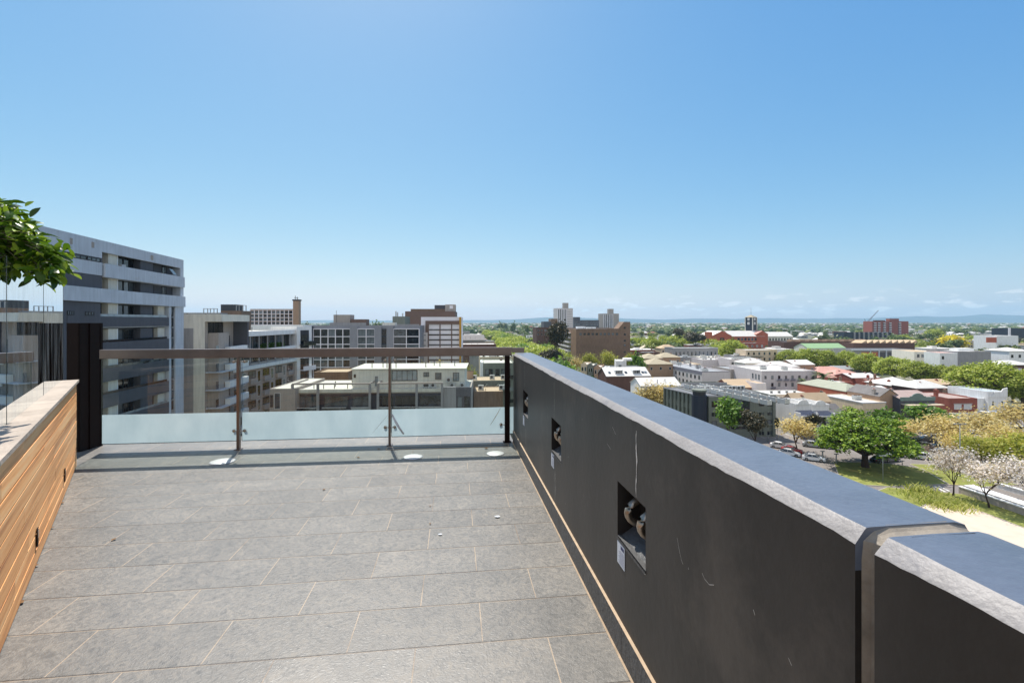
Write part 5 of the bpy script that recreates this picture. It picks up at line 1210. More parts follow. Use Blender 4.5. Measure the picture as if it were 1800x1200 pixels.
# ================================================================ TREES
BARK=M('tree_bark',(104,88,74),rough=.95,var=.25,scale=3); BARKD=M('dark_bark',(62,48,40),rough=.95,var=.25,scale=3)
LM={'elm':leafmat('elm_leaf',(112,130,40),(162,176,62),(208,212,106),.45),'broad':leafmat('dark_green_leaf',(64,92,14),(104,134,24),(156,176,50),.3),
 'gum':leafmat('gum_leaf',(48,50,34),(68,68,46),(104,90,62),.25),'bud':leafmat('budding_leaf',(184,158,100),(216,196,116),(236,222,172),.45),
 'olive':leafmat('olive_leaf',(128,138,46),(160,164,60),(200,188,96),.45),'blossom':leafmat('blossom_petal',(172,156,104),(232,218,204),(254,250,248),.4),
 'bush':leafmat('bush_leaf',(68,100,28),(96,132,40),(136,164,66),.4),'far':leafmat('far_leaf',(70,90,46),(98,116,60),(134,140,88),.3,orand=.4),
 'farb':leafmat('far_bright_leaf',(108,124,44),(132,142,60),(158,160,84),.35,orand=.3),'yellow':leafmat('yellow_flower_tree',(190,170,20),(220,204,36),(236,224,70),.4),'bare':leafmat('bare_twig',(128,108,96),(150,128,112),(176,152,132),.2),
 'palm':leafmat('palm_leaf',(58,72,34),(84,96,50),(120,124,70),.25)}
def tree_tpl(kind,seed,depth,kids,spread,ratio,nleaf,cl,ls,trunk,wscale=1.,droop=0.,flat=0.,trad=.028,up=.25,mat=None,bark=None):
    rnd=random.Random(seed); tb=MB(); tips=[]
    def grow(p,d,L,r,k):
        n=3 if k<2 else 2; pts=[p]; q=p; dd=d
        for i in range(n):
            dd=(dd+Vector((rnd.gauss(0,.12),rnd.gauss(0,.12),rnd.gauss(0,.08)))).normalized(); q=q+dd*(L/n); pts.append(q)
        rs=[r*(1-.4*i/n) for i in range(n+1)]
        if k<=depth: tb.tube(pts,rs,6 if k<2 else (4 if k<3 else 3),cap=False)
        if k>=depth: tips.append((q,dd)); return
        if k>=depth-1: tips.append((pts[1],dd))
        m=kids+(1 if k==0 else 0)
        a0=rnd.uniform(0,6.28)
        for j in range(m):
            a=a0+6.283*j/m+rnd.gauss(0,.3); s=spread*rnd.uniform(.6,1.25)
            if j==0 and k<2: s*=.35
            u=dd.cross(Vector((0,0,1)));u=(u if u.length>.05 else Vector((1,0,0))).normalized(); v=dd.cross(u)
            nd=dd*math.cos(s)+(u*math.cos(a)+v*math.sin(a))*math.sin(s); nd.z+=up*(1-flat)-droop*k*.1
            grow(q,nd.normalized(),L*ratio*rnd.uniform(.8,1.15),r*.6*1.0,k+1)
    grow(Vector((0,0,0)),Vector((0,0,1)),trunk,trad,0)
    lb=MB()
    for p,d in tips:
        k=max(1,int(nleaf*rnd.uniform(.55,1.35)))
        c=p+Vector((rnd.gauss(0,cl*.3),)*3)
        for _ in range(k):
            o=Vector((rnd.gauss(0,1),rnd.gauss(0,1),rnd.gauss(0,.75)))*cl*.55
            n=(o.normalized()*.7+Vector((rnd.gauss(0,.5),rnd.gauss(0,.5),.5+rnd.gauss(0,.4)))).normalized()
            u=n.cross(Vector((rnd.gauss(0,1),rnd.gauss(0,1),rnd.gauss(0,1)))).normalized(); v=n.cross(u); s=ls*rnd.uniform(.55,1.3); e=rnd.uniform(.5,.8)
            cc=c+o; lb.add([cc-u*s,cc+v*s*e-u*s*.1,cc+u*s,cc-v*s*e+u*s*.1],[(0,1,2,3)])
    xs=sorted(v[0] for v in lb.v); ys=sorted(v[1] for v in lb.v); zs=sorted(v[2] for v in lb.v); n=len(xs)
    x0,x1=xs[int(n*.006)],xs[int(n*.994)]; y0,y1=ys[int(n*.006)],ys[int(n*.994)]; z0,z1=zs[int(n*.006)],zs[int(n*.996)]
    W_=max(x1-x0,y1-y0)
    tf=lambda v:((v[0]-(x0+x1)/2*min(1,max(0,v[2]/max(z0,.01))))/(x1-x0),(v[1]-(y0+y1)/2*min(1,max(0,v[2]/max(z0,.01))))/(y1-y0),v[2]/z1)
    tb.v=[tf(v) for v in tb.v]; lb.v=[tf(v) for v in lb.v]
    return tb.mesh('trunk',bark or BARK,True),lb.mesh('crown',mat or LM[kind])
def dome_tpl(seed,ncl,nl,ls,mat,bark,zb=.2,rc=.075):
    rnd=random.Random(seed); tb=MB(); lb=MB(); cen=[]
    lump=[(rnd.uniform(0,6.28),rnd.uniform(.1,1.2),rnd.uniform(.05,.13)) for _ in range(14)]
    for i in range(ncl):
        a=rnd.uniform(0,6.283); e=math.asin(rnd.uniform(-.30,1)); r=.40*(.62+.38*rnd.random()**.5)
        for la,le,lv in lump:
            dd=math.cos(e)*math.cos(le)*math.cos(a-la)+math.sin(e)*math.sin(le)
            if dd>.9: r+=lv*(dd-.9)*10*.5
        c=Vector((r*math.cos(e)*math.cos(a),r*math.cos(e)*math.sin(a),.44+r*math.sin(e)*1.18*(1.0 if e>0 else .75)))
        cen.append(c)
        if i%4==0:
            m=Vector((c.x*.35,c.y*.35,.30+c.z*.12)); tb.tube([(0,0,.22),m,m.lerp(c,.6)+Vector((0,0,.02)),c],[.022,.014,.008,.003],5,cap=False)
    tb.tube([(0,0,0),(.004,0,.1),(0,.004,.26)],[.045,.032,.028],8,cap=False)
    for c in cen:
        for _ in range(int(nl*rnd.uniform(.6,1.3))):
            o=Vector((rnd.gauss(0,1),rnd.gauss(0,1),rnd.gauss(0,.6)))*rc*.5
            n=(o.normalized()*.6+Vector((rnd.gauss(0,.5),rnd.gauss(0,.5),.6))).normalized(); u=n.cross(Vector((rnd.gauss(0,1),rnd.gauss(0,1),rnd.gauss(0,1)))).normalized(); v=n.cross(u); s=ls*rnd.uniform(.55,1.35)
            cc=c+o; lb.add([cc-u*s,cc+v*s*.6,cc+u*s,cc-v*s*.7],[(0,1,2,3)])
    return tb.mesh('trunk',bark,True),lb.mesh('crown',mat)
T={}
T['elm']=[tree_tpl('elm',s,4,3,.72,.76,28,.34,.075,.42,trad=.04,up=.10) for s in (1,2,3)]
T['broad']=[dome_tpl(4,330,40,.017,LM['broad'],BARKD)]
T['roundelm']=[dome_tpl(s,250,34,.022,LM['elm'],BARK,rc=.10) for s in (31,32,33)]
T['bush']=[tree_tpl('bush',s,3,4,.75,.7,34,.30,.085,.4,trad=.05) for s in (5,6)]
T['gum']=[tree_tpl('gum',s,4,3,.5,.74,30,.26,.075,.9,trad=.05,bark=BARKD) for s in (7,8)]
T['bud']=[tree_tpl('bud',s,5,3,.55,.76,6,.22,.034,.36,trad=.028,up=.12) for s in (9,10,19)]
T['olive']=[tree_tpl('olive',s,5,3,.6,.74,11,.30,.045,.5,trad=.035,up=.1) for s in (11,12)]
T['blossom']=[tree_tpl('blossom',s,5,3,.46,.80,6,.20,.026,.36,trad=.022,up=.34,bark=BARKD) for s in (13,14,15)]
T['bare']=[tree_tpl('bare',s,5,3,.5,.75,3,.2,.04,.6,trad=.03,up=.2) for s in (16,)]
T['upright']=[tree_tpl('elm',17,4,3,.42,.72,30,.24,.075,.6,trad=.04,up=.5,mat=LM['bush'])]
T['far']=[tree_tpl('far',s,2,4,.7,.7,26,.42,.16,.5,trad=.05) for s in (20,21,22)]
T['farb']=[tree_tpl('farb',s,2,4,.7,.7,26,.42,.16,.5,trad=.05) for s in (23,24)]
T['yellow']=[tree_tpl('yellow',25,3,4,.75,.7,30,.34,.10,.4,trad=.05)]
_r=random.Random(77)
def tree(kind,px,ybase,ytop,wpx,label,group=None,name=None,D=None,v=None,dep=1.,cat='tree'):
    """trunk foot at picture point px,ybase on the ground; crown wpx wide"""
    D=D or gd(ybase); p=at(px,D); h=zat(ytop,D)-G0; wd=wpx/F*D
    tp=T[kind]; tm,cm_=tp[(v if v is not None else _r.randrange(len(tp)))%len(tp)]
    r=thing(name or 'tree',label,cat,(p.x,p.y,G0),_r.uniform(0,6.28),group); r.scale=(wd,wd*dep,h)
    link('trunk',tm,r); link('crown',cm_,r); return r
# park and street trees, nearest first
tree('broad',1521,821,725,166,'large spreading dark green tree on the park lawn beside the car park',name='park_tree')
tree('bush',1566,765,721,50,'bright green rounded tree in front of the sand coloured building, left of its darker neighbour',D=126,name='street_tree')
tree('bush',1638,768,714,66,'bright green layered tree in front of the old shop with grey pediment',D=131,name='street_tree')
tree('blossom',1674,872,780,66,'white blossom tree on the verge, leftmost of the blossom trees',name='blossom_tree',v=0)
tree('blossom',1739,893,796,90,'white blossom tree on the verge beside the retaining wall, middle of the blossom trees',name='blossom_tree',v=1)
tree('blossom',1806,880,806,84,'white blossom tree cut by the right edge of the picture',name='blossom_tree',v=2)
tree('bud',1402,796,731,68,'bare branched yellow tan tree beside the red car',name='budding_tree',v=0)
tree('bud',1597,785,737,66,'tan budding tree right of the large dark green tree',name='budding_tree',v=1)
tree('bud',1655,797,727,80,'tan budding tree just left of the tall lamp post',name='budding_tree',v=2)
tree('bud',1728,790,723,92,'tan budding tree behind the tall lamp post',name='budding_tree',v=0)
tree('bud',1790,774,706,90,'tan budding tree at the right edge below the big elm',name='budding_tree',v=1)
tree('olive',1722,826,765,72,'green budding tree between the lamp post and the blossom trees',name='budding_tree',v=0)
tree('bud',1688,812,755,60,'low tan budding tree in front of the lamp post',name='budding_tree',v=1)
tree('olive',1786,832,762,88,'olive brown budding tree above the right blossom tree',name='budding_tree',v=1)
tree('bud',1764,812,745,80,'tan budding tree between two parked white vans at right',name='budding_tree',v=2)
tree('bare',1634,818,782,28,'thin leafless young tree beside the white sedan',name='bare_tree')
tree('upright',1281,762,701,44,'upright light green tree in front of the dark corner office',name='street_tree',D=117)
tree('gum',1326,780,723,46,'round olive brown tree at the foot of the dark corner office',name='street_tree',D=112)
tree('gum',1432,775,728,24,'small dark grey green tree in front of the blue white terrace pair',name='street_tree',D=122)
tree('gum',1366,775,734,9,'narrow dark cypress against the blue white side wall',name='cypress_tree',D=123)
tree('bud',1144,705,670,62,'yellow tan budding tree left of the green grey office wing',name='street_tree',D=150,v=0)
tree('bud',1180,708,672,50,'yellow tan budding tree touching the green grey office wing',name='street_tree',D=148,v=2)
tree('bare',1127,700,667,30,'leafless pinkish tree beside the white roof hall',name='bare_tree',D=162)
tree('bush',1120,668,624,26,'dark green bush like tree beside the beige hip roof',name='street_tree',D=230)
for i,(px,yb,yt,w,l) in enumerate(((1010,672,626,30,'grey green budding tree nearest the parapet below the brown brick block'),(1036,664,620,34,'yellow green budding tree left of centre below the brown brick block'),(1071,660,617,32,'yellow green budding tree right of centre below the brown brick block'),(1100,655,625,22,'small yellow tree at the foot of the stair tower'),(1108,655,620,18,'thin yellow tree right of the stair tower'))):
    tree('olive' if i else 'bud',px,yb,yt,w,l,'small trees at the foot of the brown brick block',name='street_tree')
tree('gum',980,663,566,44,'tall dark eucalypt against the left side of the brown brick block',name='eucalypt_tree',D=270,v=0)
tree('gum',966,668,612,40,'lower dark eucalypt crown leaning left of the tall one',name='eucalypt_tree',D=262,v=1)
tree('gum',990,675,628,34,'small dark tree below the tall eucalypt behind the parapet',name='eucalypt_tree',D=250,v=1)
# elm row across the right
for i,(px,yb,yt,w,l) in enumerate(((1384,652,612,44,'leftmost elm of the elm row, above the lavender block'),(1418,655,611,46,'second elm of the elm row, in front of the green roofed hall'),(1452,657,612,46,'third elm of the elm row, right below the green roof'),(1490,658,614,42,'fourth elm of the elm row, right end of the green roof'),(1525,664,619,52,'fifth elm of the elm row, below the grey framed building'),(1572,672,625,60,'sixth elm of the elm row, below the orange panels'),(1612,678,632,56,'seventh elm of the elm row, left of the white office'),
      (1650,680,640,44,'loose pale elm of the row in front of the white gabled wing'),(1680,684,640,40,'dark elm of the row left of the largest elm'),(1737,716,630,100,'largest elm of the row, tall and rounded near the right edge'),(1798,722,648,60,'elm cut by the right edge of the picture'),(1780,706,664,40,'shaded elm between the largest elm and the right edge'))):
    tree('roundelm',px,yb,yt,w*1.06,l,'elm row across the town',name='elm_tree',v=i)
tree('roundelm',1287,640,596,50,'round elm above the pale lavender flat roof left of the civic hall',name='elm_tree',v=1)
tree('elm',1268,634,604,30,'small elm left of the round elm by the civic hall',name='elm_tree',v=2)
rr=random.Random(12)
for i in range(26):   # second row at mid distance left of the civic hall
    px=1112+i*7.0+rr.uniform(-4,4); yb=rr.uniform(612,619); tree('elm',px,yb,yb-rr.uniform(20,25),rr.uniform(16,26),'bright green elm of the far street row between the stair tower and the civic hall','far elm row beyond the arcaded building',name='elm_tree')
# avenue that runs away beyond the rail
KN=((150,12),(200,14),(268,16),(460,12),(643,-5),(894,-33),(1150,-62))
def avx(Y):
    for (a,xa),(b_,xb) in zip(KN,KN[1:]):
        if a<=Y<=b_: return xa+(xb-xa)*(Y-a)/(b_-a)
Y=185
while Y<1000:
    for off in (-18,-6.5,6.5,18):
        yy=Y+rr.uniform(-4,4); x=avx(yy)+off*(1 if Y<600 else .75)+rr.uniform(-2,2); px=900+F*x/yy
        if px>1000: continue
        yb=HY+HH*F/yy; hgt=rr.uniform(10.5,13.8); tree('elm' if rr.random()<.86 else 'bush',px,yb,yb-hgt*F/yy,rr.uniform(12,15.5)*F/yy,'leafy elm of the long avenue that runs to the horizon beyond the rail','elms of the avenue beyond the rail',name='elm_tree')
    Y+=15+Y*.012
tree('yellow',1676,602,590,34,'bright yellow flowering tree on the distant plain at right',name='flowering_tree',D=520)
for px,yb,yt,w,kd,l in ((672,703,640,22,'bud','tan budding tree left of the rail post behind the rooftop house'),(700,703,638,30,'olive','olive budding tree behind the rooftop house roof'),(738,703,633,34,'bud','tan budding tree right behind the rooftop house roof'),(775,705,634,40,'bud','brown budding tree above the right end of the rooftop house'),(828,722,640,34,'olive','yellow olive tree right of the rooftop house'),(845,728,655,30,'gum','dark tree between the rooftop house and the glazed apartments'),
    (838,780,703,34,'olive','yellow green shrub tree at the foot of the brown brick block'),(862,785,700,40,'olive','larger yellow green tree just above the frosted glass'),(885,780,704,26,'bud','tan tree beside the rail post above the frosted glass')):
    tree(kd,px,yb,yt,w,l,'budding trees seen through the glass railing',name='street_tree')
# palms
def palm(px,yb,yt,wpx,label):
    D=gd(yb); p=at(px,D); h=zat(yt,D)-G0; rnd=random.Random(px); R_=wpx/F*D/2
    t=thing('palm_tree',label,'palm tree',(p.x,p.y,G0)); m=MB(); m.tube([(0,0,0),(.1,0,h*.4),(0,.1,h-R_*.5)],[.35,.28,.25],8); m.build('trunk',BARK,t,True)
    f=MB()
    for i in range(26):
        a=rnd.uniform(0,6.28); e=rnd.uniform(-.1,1.2); pts=[]; q=Vector((0,0,h-R_*.5)); d=Vector((math.cos(a)*math.cos(e),math.sin(a)*math.cos(e),math.sin(e)))
        for k in range(8): pts.append(q.copy()); q=q+d*(R_*1.25/7); d=(d+Vector((0,0,-.22))).normalized()
        for k in range(7):
            s=(pts[k+1]-pts[k]); sd_=s.cross(Vector((0,0,1))).normalized(); L=R_*.30*math.sin(math.pi*(k+1)/8.5)
            for sg in (-1,1):
                c=pts[k]; tip=c+sd_*sg*L+s*.8+Vector((0,0,-L*.35)); f.add([c,c+s*.55,tip],[(0,1,2)]); c=pts[k]+s*.5; tip=c+sd_*sg*L+s*.8+Vector((0,0,-L*.35)); f.add([c,c+s*.5,tip],[(0,1,2)])
    f.build('crown',LM['palm'],t)
palm(1417,700,668,28,'feathery palm in front of the lavender block with small balconies')
palm(1448,692,655,32,'feathery palm right of the lavender block below the salmon roofs')
palm(1508,722,685,22,'small green palm in front of the grey green hipped roof')
# verge shrubbery beside the parapet
def clump(px,py,w,h,n,mat,label,name,cat,ls=.22):
    p=ground(px,py); rnd=random.Random(int(px)); m=MB()
    for _ in range(n):
        x=rnd.gauss(0,w*.3); y=rnd.gauss(0,w*.3); a=rnd.uniform(0,6.28); L=h*rnd.uniform(.5,1.1); b0=Vector((x,y,0)); 
        d=Vector((math.cos(a)*.45,math.sin(a)*.45,1)).normalized(); s=d.cross(Vector((rnd.gauss(0,1),rnd.gauss(0,1),0))).normalized()*ls*.2
        m.add([b0-s,b0+s,b0+d*L*.6+s*.8,b0+d*L+Vector((math.cos(a),math.sin(a),-.3))*L*.15,b0+d*L*.6-s*.8],[(0,1,2,3,4)])
    o=m.build(name,mat,None,loc=(p.x,p.y,G0+.1)); tag(o,label,cat); return o
gm=leafmat('lime_blade',(140,152,66),(184,188,98),(220,214,150),.4)
clump(1654,884,6.0,1.0,1300,gm,'lime green spiky grass planting beside the footpath below the parapet','ornamental_grass','plant',.5)
clump(1632,874,6,.8,900,gm,'lime grass clump on the verge nearest the park lawn','ornamental_grass','plant',.5)
clump(1618,866,3,1.9,120,gm,'taller lime grass tuft beside the street','ornamental_grass','plant',.5)

# ================================================================ CARS
CP={}
for k,c in (('white',(226,226,226)),('silver',(176,178,180)),('red',(158,32,28)),('dark',(36,40,46)),('blue',(52,72,112)),('grey',(98,100,104))):
    CP[k]=M(k+'_car_paint',c,rough=.22,var=.02,spec=.8)
CGL=M('car_glass',(20,24,28),rough=.05,var=.02,spec=.9); TYR=M('tyre',(28,28,28),rough=.9); RIM=M('wheel_rim',(150,150,152),rough=.3,metal=.8); HL=M('headlight_glass',(220,224,228),rough=.1,spec=.9); TLM=M('tail_light',(150,20,18),rough=.2)
def car_parts(van=False):
    H=1.95 if van else 1.44
    if van: body=[(-2.25,.28),(2.25,.28),(2.3,.6),(2.15,1.0),(1.75,1.15),(-2.25,1.15),(-2.32,.6)]; cab=[(-2.22,1.15),(1.72,1.15),(1.1,H),(-2.1,H)]
    else: body=[(-2.2,.25),(2.2,.25),(2.28,.5),(2.2,.72),(1.15,.92),(-1.45,.95),(-2.1,.93),(-2.28,.7)]; cab=[(-1.75,.94),(1.15,.92),(.35,H),(-.95,H)]
    sec=[(-.84,0),(-.9,.12),(-.9,.88),(-.84,1)]
    b=MB()
    def loft(poly,w0,w1,zt,z0,mb):
        n=len(poly); vs=[]
        for sgn in (-1,1):
            for x,z in poly:
                t=max(0,min(1,(z-z0)/(zt-z0))); w=(w0+(w1-w0)*t)*(1-.06*(abs(x)/2.3)**4); vs.append((x,sgn*w,z))
        mb.add(vs,[tuple(range(n)),tuple(range(n,2*n))[::-1]]+[(i+n,(i+1)%n+n,(i+1)%n,i) for i in range(n)])
    loft(body,.90,.86,1.0,.25,b); bm_=b.mesh('body',CP['white'])
    g=MB(); loft(cab,.80,.62 if not van else .74,H,.92,g); gm_=g.mesh('windows',CGL)
    r=MB(); rx0,rx1=cab[3][0],cab[2][0]; wr=.63 if not van else .75; r.box(rx0-.03,rx1+.03,-wr,wr,H-.02,H+.035)
    for sg in (-1,1):
        for (xa,za),(xb,zb) in ((cab[1],cab[2]),(cab[0],cab[3])):
            y0,y1=sg*.81,sg*wr; r.tube([(xa,y0,za),(xb,y1,zb)],.045,4)
        xm=(rx0+rx1)/2; r.tube([(xm,sg*.81,.93),(xm,sg*wr,H)],.04,4)
    rm_=r.mesh('roof',CP['white'])
    w=MB(); w.tube([(0,-.1,0),(0,.1,0)],.33,16); wm=w.mesh('tyre',TYR); q=MB(); q.tube([(0,-.108,0),(0,.108,0)],.2,12); qm=q.mesh('rim',RIM)
    h=MB(); h.box(-.06,.04,-.18,.18,-.07,.07); hm_=h.mesh('headlight',HL); tm=h.mesh('tail_light',TLM)
    return bm_,gm_,rm_,wm,qm,hm_,tm
CPM={False:car_parts(),True:car_parts(True)}
def car(px,py,ang,paint,label,van=False,D=None):
    D=D or gd(py); p=at(px,D); bm_,gm_,rm_,wm,qm,hm_,tm=CPM[van]
    t=thing('parked_car' if not van else 'parked_van',label,'car' if not van else 'van',(p.x,p.y,G0+.02),R(ang),'vehicles in the car park and streets')
    for n,me in (('body',bm_),('roof',rm_)):
        o=link(n,me,t); o.material_slots[0].link='OBJECT'; o.material_slots[0].material=CP[paint]
    link('windows',gm_,t)
    for x in (-1.38,1.4):
        for y in (-.8,.8): w=link('wheel',wm,t,(x,y,.33)); link('rim',qm,w)
    for y in (-.62,.62): link('headlight',hm_,t,(2.22,y,.66)); link('tail_light',tm,t,(-2.22,y,.78))
    return t
for a in ((1392,795,-35,'red','red car parked under the bare yellow tan tree'),(1371,787,-35,'white','white car behind the red one, leftmost in the car park'),(1428,785,-30,'silver','silver sedan parked right of the red car'),(1430,809,-30,'white','white car roof just above the parapet edge'),(1387,800,-30,'white','white car directly in front of the red one'),
    (1450,787,-30,'white','white hatchback half hidden by the large dark green tree'),(1618,806,165,'white','white sedan parked on its own right of the large dark green tree'),(1642,802,165,'white','white car right behind the white sedan'),(1547,812,20,'dark','dark car behind the trunk of the large green tree'),(1563,810,15,'grey','grey car right of the large tree trunk'),(1572,802,20,'silver','silver car beneath the right branches of the large tree'),
    (1555,800,20,'blue','blue car partly hidden under the large tree'),(1640,772,160,'white','white car in the middle row of the car park'),(1636,766,160,'silver','silver car in the back row of the car park'),(1610,781,160,'dark','dark car at the left end of the middle row'),(1600,770,160,'silver','silver car under the tan budding tree'),(1685,783,160,'white','white car behind the tall lamp post'),(1700,780,160,'grey','grey car right of the tall lamp post'),
    (1755,770,160,'white','white car between tan budding trees'),(1628,776,160,'dark','dark car in the middle row right of another dark one')):
    car(*a)
car(1793,760,165,'white','white van parked behind the tan trees at the right edge',van=True); car(1795,838,165,'white','white van roof seen through the right blossom tree',van=True)
for i,(px,py,pt) in enumerate(((1660,757,'white'),(1705,752,'silver'),(1745,748,'dark'),(1690,765,'blue'),(1500,770,'grey'),(1480,775,'white'),(1462,766,'dark'))): car(px,py,172,pt,'%s car seen in pieces through the tree crowns of the car park'%{'white':'white','silver':'silver','dark':'dark','blue':'blue','grey':'grey'}[pt])
for px,py,pt in ((1604,789,'white'),(1622,787,'silver'),(1592,778,'white'),(1648,790,'dark'),(1664,795,'white'),(1612,760,'silver'),(1720,762,'white'),(1735,778,'grey'),(1770,756,'white'),(1580,792,'silver')): car(px,py,166,pt,'%s car parked in the rows between the tan budding trees'%pt)
# cars on the street seen through the sliver beside the right post
for i in range(7): car(899.5+(i%2)*2,655+i*9,97,('white','silver','dark','grey')[i%4],'car in the narrow street seen between the rail post and the parapet')

# ================================================================ LAMPS AND BOLLARDS
LPM=M('galvanised_pole',(140,144,146),rough=.5,metal=.3)
def lamp(px,yb,yt,label,name='street_lamp',r=.09,arm=1.2):
    D=gd(yb); p=at(px,D); h=zat(yt,D)-G0; t=thing(name,label,'street lamp',(p.x,p.y,G0)); m=MB(); m.tube([(0,0,0),(0,0,h*.5),(0,0,h)],[r*1.4,r,r*.7],8); m.build('pole',LPM,t,True)
    m=MB(); m.box(-arm,arm,-.09,.09,h-.1,h); m.box(-arm-.35,-arm+.2,-.16,.16,h-.16,h-.02); m.box(arm-.2,arm+.35,-.16,.16,h-.16,h-.02); m.build('lamp_head',LPM,t)
lamp(1687.5,838,744,'tall galvanised lamp post standing among the tan budding trees',arm=.9)
lamp(1552,848,800,'slim grey lamp post in the shade of the large green tree',arm=.3,r=.05)
lamp(1446,811,792,'short grey post at the car park edge left of the large tree',arm=.1,r=.16); lamp(1470,816,797,'short pale post beside the left branches of the large tree',arm=.1,r=.14); lamp(1540,815,793,'thin yellowish post behind the large tree trunk',arm=.1,r=.06)
lamp(1350,776,764,'white bollard post at the foot of the dark corner office',arm=.05,r=.1)
lamp(1586,817,809,'dark bollard on the kerb right of the large tree',arm=.05,r=.08)
# ================================================================ DISTANT SUBURBS
FW=[M('far_wall_%s'%n,c,rough=.9,orand=.25) for n,c in (('red',(140,84,66)),('cream',(196,184,162)),('grey',(150,150,150)),('white',(206,204,200)))]
FR_=[M('far_roof_%s'%n,c,rough=.8,orand=.3) for n,c in (('white',(212,208,202)),('grey',(140,140,142)),('terracotta',(166,108,88)),('tan',(180,164,140)))]
FWN=M('far_window',(44,50,58),rough=.3)
def farhouse(k):
    m=MB(); w,d,h=(13,10,4.2) if k<4 else (24,16,7.5)
    m.box(0,w,0,d,0,h,0)
    if k in (0,1):
        q=d/2-.2; m.add([(-.4,-.4,h),(w+.4,-.4,h),(w+.4,d+.4,h),(-.4,d+.4,h),(q,d/2,h+2.6),(w-q,d/2,h+2.6)],[(0,1,5,4),(1,2,5),(2,3,4,5),(3,0,4)],1)
        m.box(w*.3,w*.3+.8,d*.3,d*.3+.8,h,h+3,0)
    elif k in (2,3): m.prism([(-.3,h+.02),(w+.3,h+.02),(w/2,h+2.8)],-.3,d+.3,1,axis='y')
    else: m.box(-.1,w+.1,-.1,d+.1,h,h+.35,1); m.box(w*.3,w*.5,d*.3,d*.6,h+.35,h+1.8,1)
    for i in range(int(w/3.4)): 
        for j in range(int(h/3.2)): m.box(1.+i*3.4,2.6+i*3.4,-.06,0,1+j*3.2,2.6+j*3.2,2)
    return m
FH=[]
for i in range(12):
    k=i%6; FH.append(farhouse(k).mesh('house',[FW[i%4],FR_[(0,2,0,3,0,1,0,0,1,0,3,0)[i]],FWN]))
rr=random.Random(5); nh=0; nt=0
kinds=('pale roofed','grey roofed','red brick')
occ=[]
for o in list(COL.objects):
    if o.type=='EMPTY' and o.parent is None and o.name.split('.')[0] not in('tree','elm_tree'): occ.append((o.location.x,o.location.y))
def clear(x,y,r=9): return all((x-a)**2+(y-b_)**2>r*r for a,b_ in occ)
def infoot(x,y):
    r=x/y
    if y>620: return False
    boxes=((.09,.29,325,400),(.40,.62,480,560),(.54,.8,380,430),(.62,.72,325,350))
    return any(a<=r<=b_ and c<=y<=d for a,b_,c,d in boxes)
while nh<280:
    D=330*(1500/330)**(rr.random()**.85); r=rr.uniform(-.11,1.12); x=r*D
    if D<430 and r<.55 and r>.02 and D<400: continue
    if infoot(x,D) or not clear(x,D,14): continue
    if -.14<(x-30)/D<-.06 and False: continue
    if abs(x-(avx(D) or 0))<26 and D<700: continue
    o=link('house',FH[rr.randrange(12)],None,(x,D,G0),R(6)+rr.choice((0,math.pi/2,0))+rr.gauss(0,.04),(1,1,rr.uniform(.85,1.25)))
    tag(o,'small house far off among trees on the plain','house','houses of the distant suburbs'); nh+=1; occ.append((x,D))
while nt<230:
    D=300*(1400/300)**(rr.random()**.8); r=rr.uniform(-.11,1.12); x=r*D
    if infoot(x,D) or not clear(x,D,7): continue
    if D<420 and r<.95: continue
    k='farb' if rr.random()<.28 else 'far'; tm,cm_=T[k][rr.randrange(len(T[k]))]
    t=thing('tree','leafy tree far off between the houses of the plain','tree',(x,D,G0),rr.uniform(0,6.28),'trees of the distant suburbs'); w=rr.uniform(9,17); t.scale=(w,w,rr.uniform(8,14.5))
    link('trunk',tm,t); link('crown',cm_,t); nt+=1
# left of centre: a few behind the rail
for (px,yb,yt,w,l) in ((885,585,566,14,'large round dark tree on the skyline at the head of the avenue'),(902,588,566.5,9,'dark pine like tree right of the round skyline tree'),(925,592,570,14,'dark clump of tree on the skyline left of the eucalypt'),(610,590,566,20,'dark tree top between rooftop plant rooms'),(668,588,565,22,'dark tree top behind the grid block'),(540,588,567,12,'dark tree top right of the brick chimney'),(878,583,568,10,'small dark tree left of the round skyline tree')):
    tree('far',px,yb,yt,w,l,name='skyline_tree',cat='tree')
for (px,yb,yt,w,l) in ((1222,622,583,36,'wide dark pine left of the civic hall'),(1193,612,577,22,'dark pine at mid distance right of the stair tower'),(1505,600,584,20,'dark round tree near the glazed low building'),(1640,598,578,26,'grey green tree right of the red brick flats'),(1590,606,589,26,'bright green tree at the foot of the red brick flats'),(1710,608,590,36,'green tree beside the yellow flowering tree'),(1790,612,594,30,'dark tree above the white house at the right edge')):
    tree('gum' if 'dark' in l else 'elm',px,yb,yt,w,l,name='distant_tree')
# beyond about 1400 m nothing can be counted: tree canopy and roofs as two masses
cb=MB(); rb_=MB(); rr=random.Random(9)
for i in range(15000):
    D=1150*(7500/1150)**(rr.random()**.75); r=rr.uniform(-.75,1.15); x=r*D
    w=rr.uniform(8,24)*(1+D/6000); h=rr.uniform(7,15); n=6
    vs=[]; a0=rr.uniform(0,6.28)
    for j in range(n): a=a0+j*6.283/n; q=w*.5*rr.uniform(.7,1.1); vs.append((x+q*math.cos(a),D+q*math.sin(a),G0+h*rr.uniform(.3,.6)))
    for j in range(n): a=a0+(j+.5)*6.283/n; q=w*.3*rr.uniform(.7,1.1); vs.append((x+q*math.cos(a),D+q*math.sin(a),G0+h*rr.uniform(.8,1)))
    base=[(vx,vy,G0) for vx,vy,_ in vs[:n]]
    k=n; vs=base+vs
    fs=[(j,(j+1)%n,n+(j+1)%n,n+j) for j in range(n)]
    for j in range(n): fs+= [(n+j,n+(j+1)%n,2*n+j),(n+(j+1)%n,2*n+(j+1)%n,2*n+j)]
    fs.append(tuple(2*n+j for j in range(n)))
    cb.add(vs,fs)
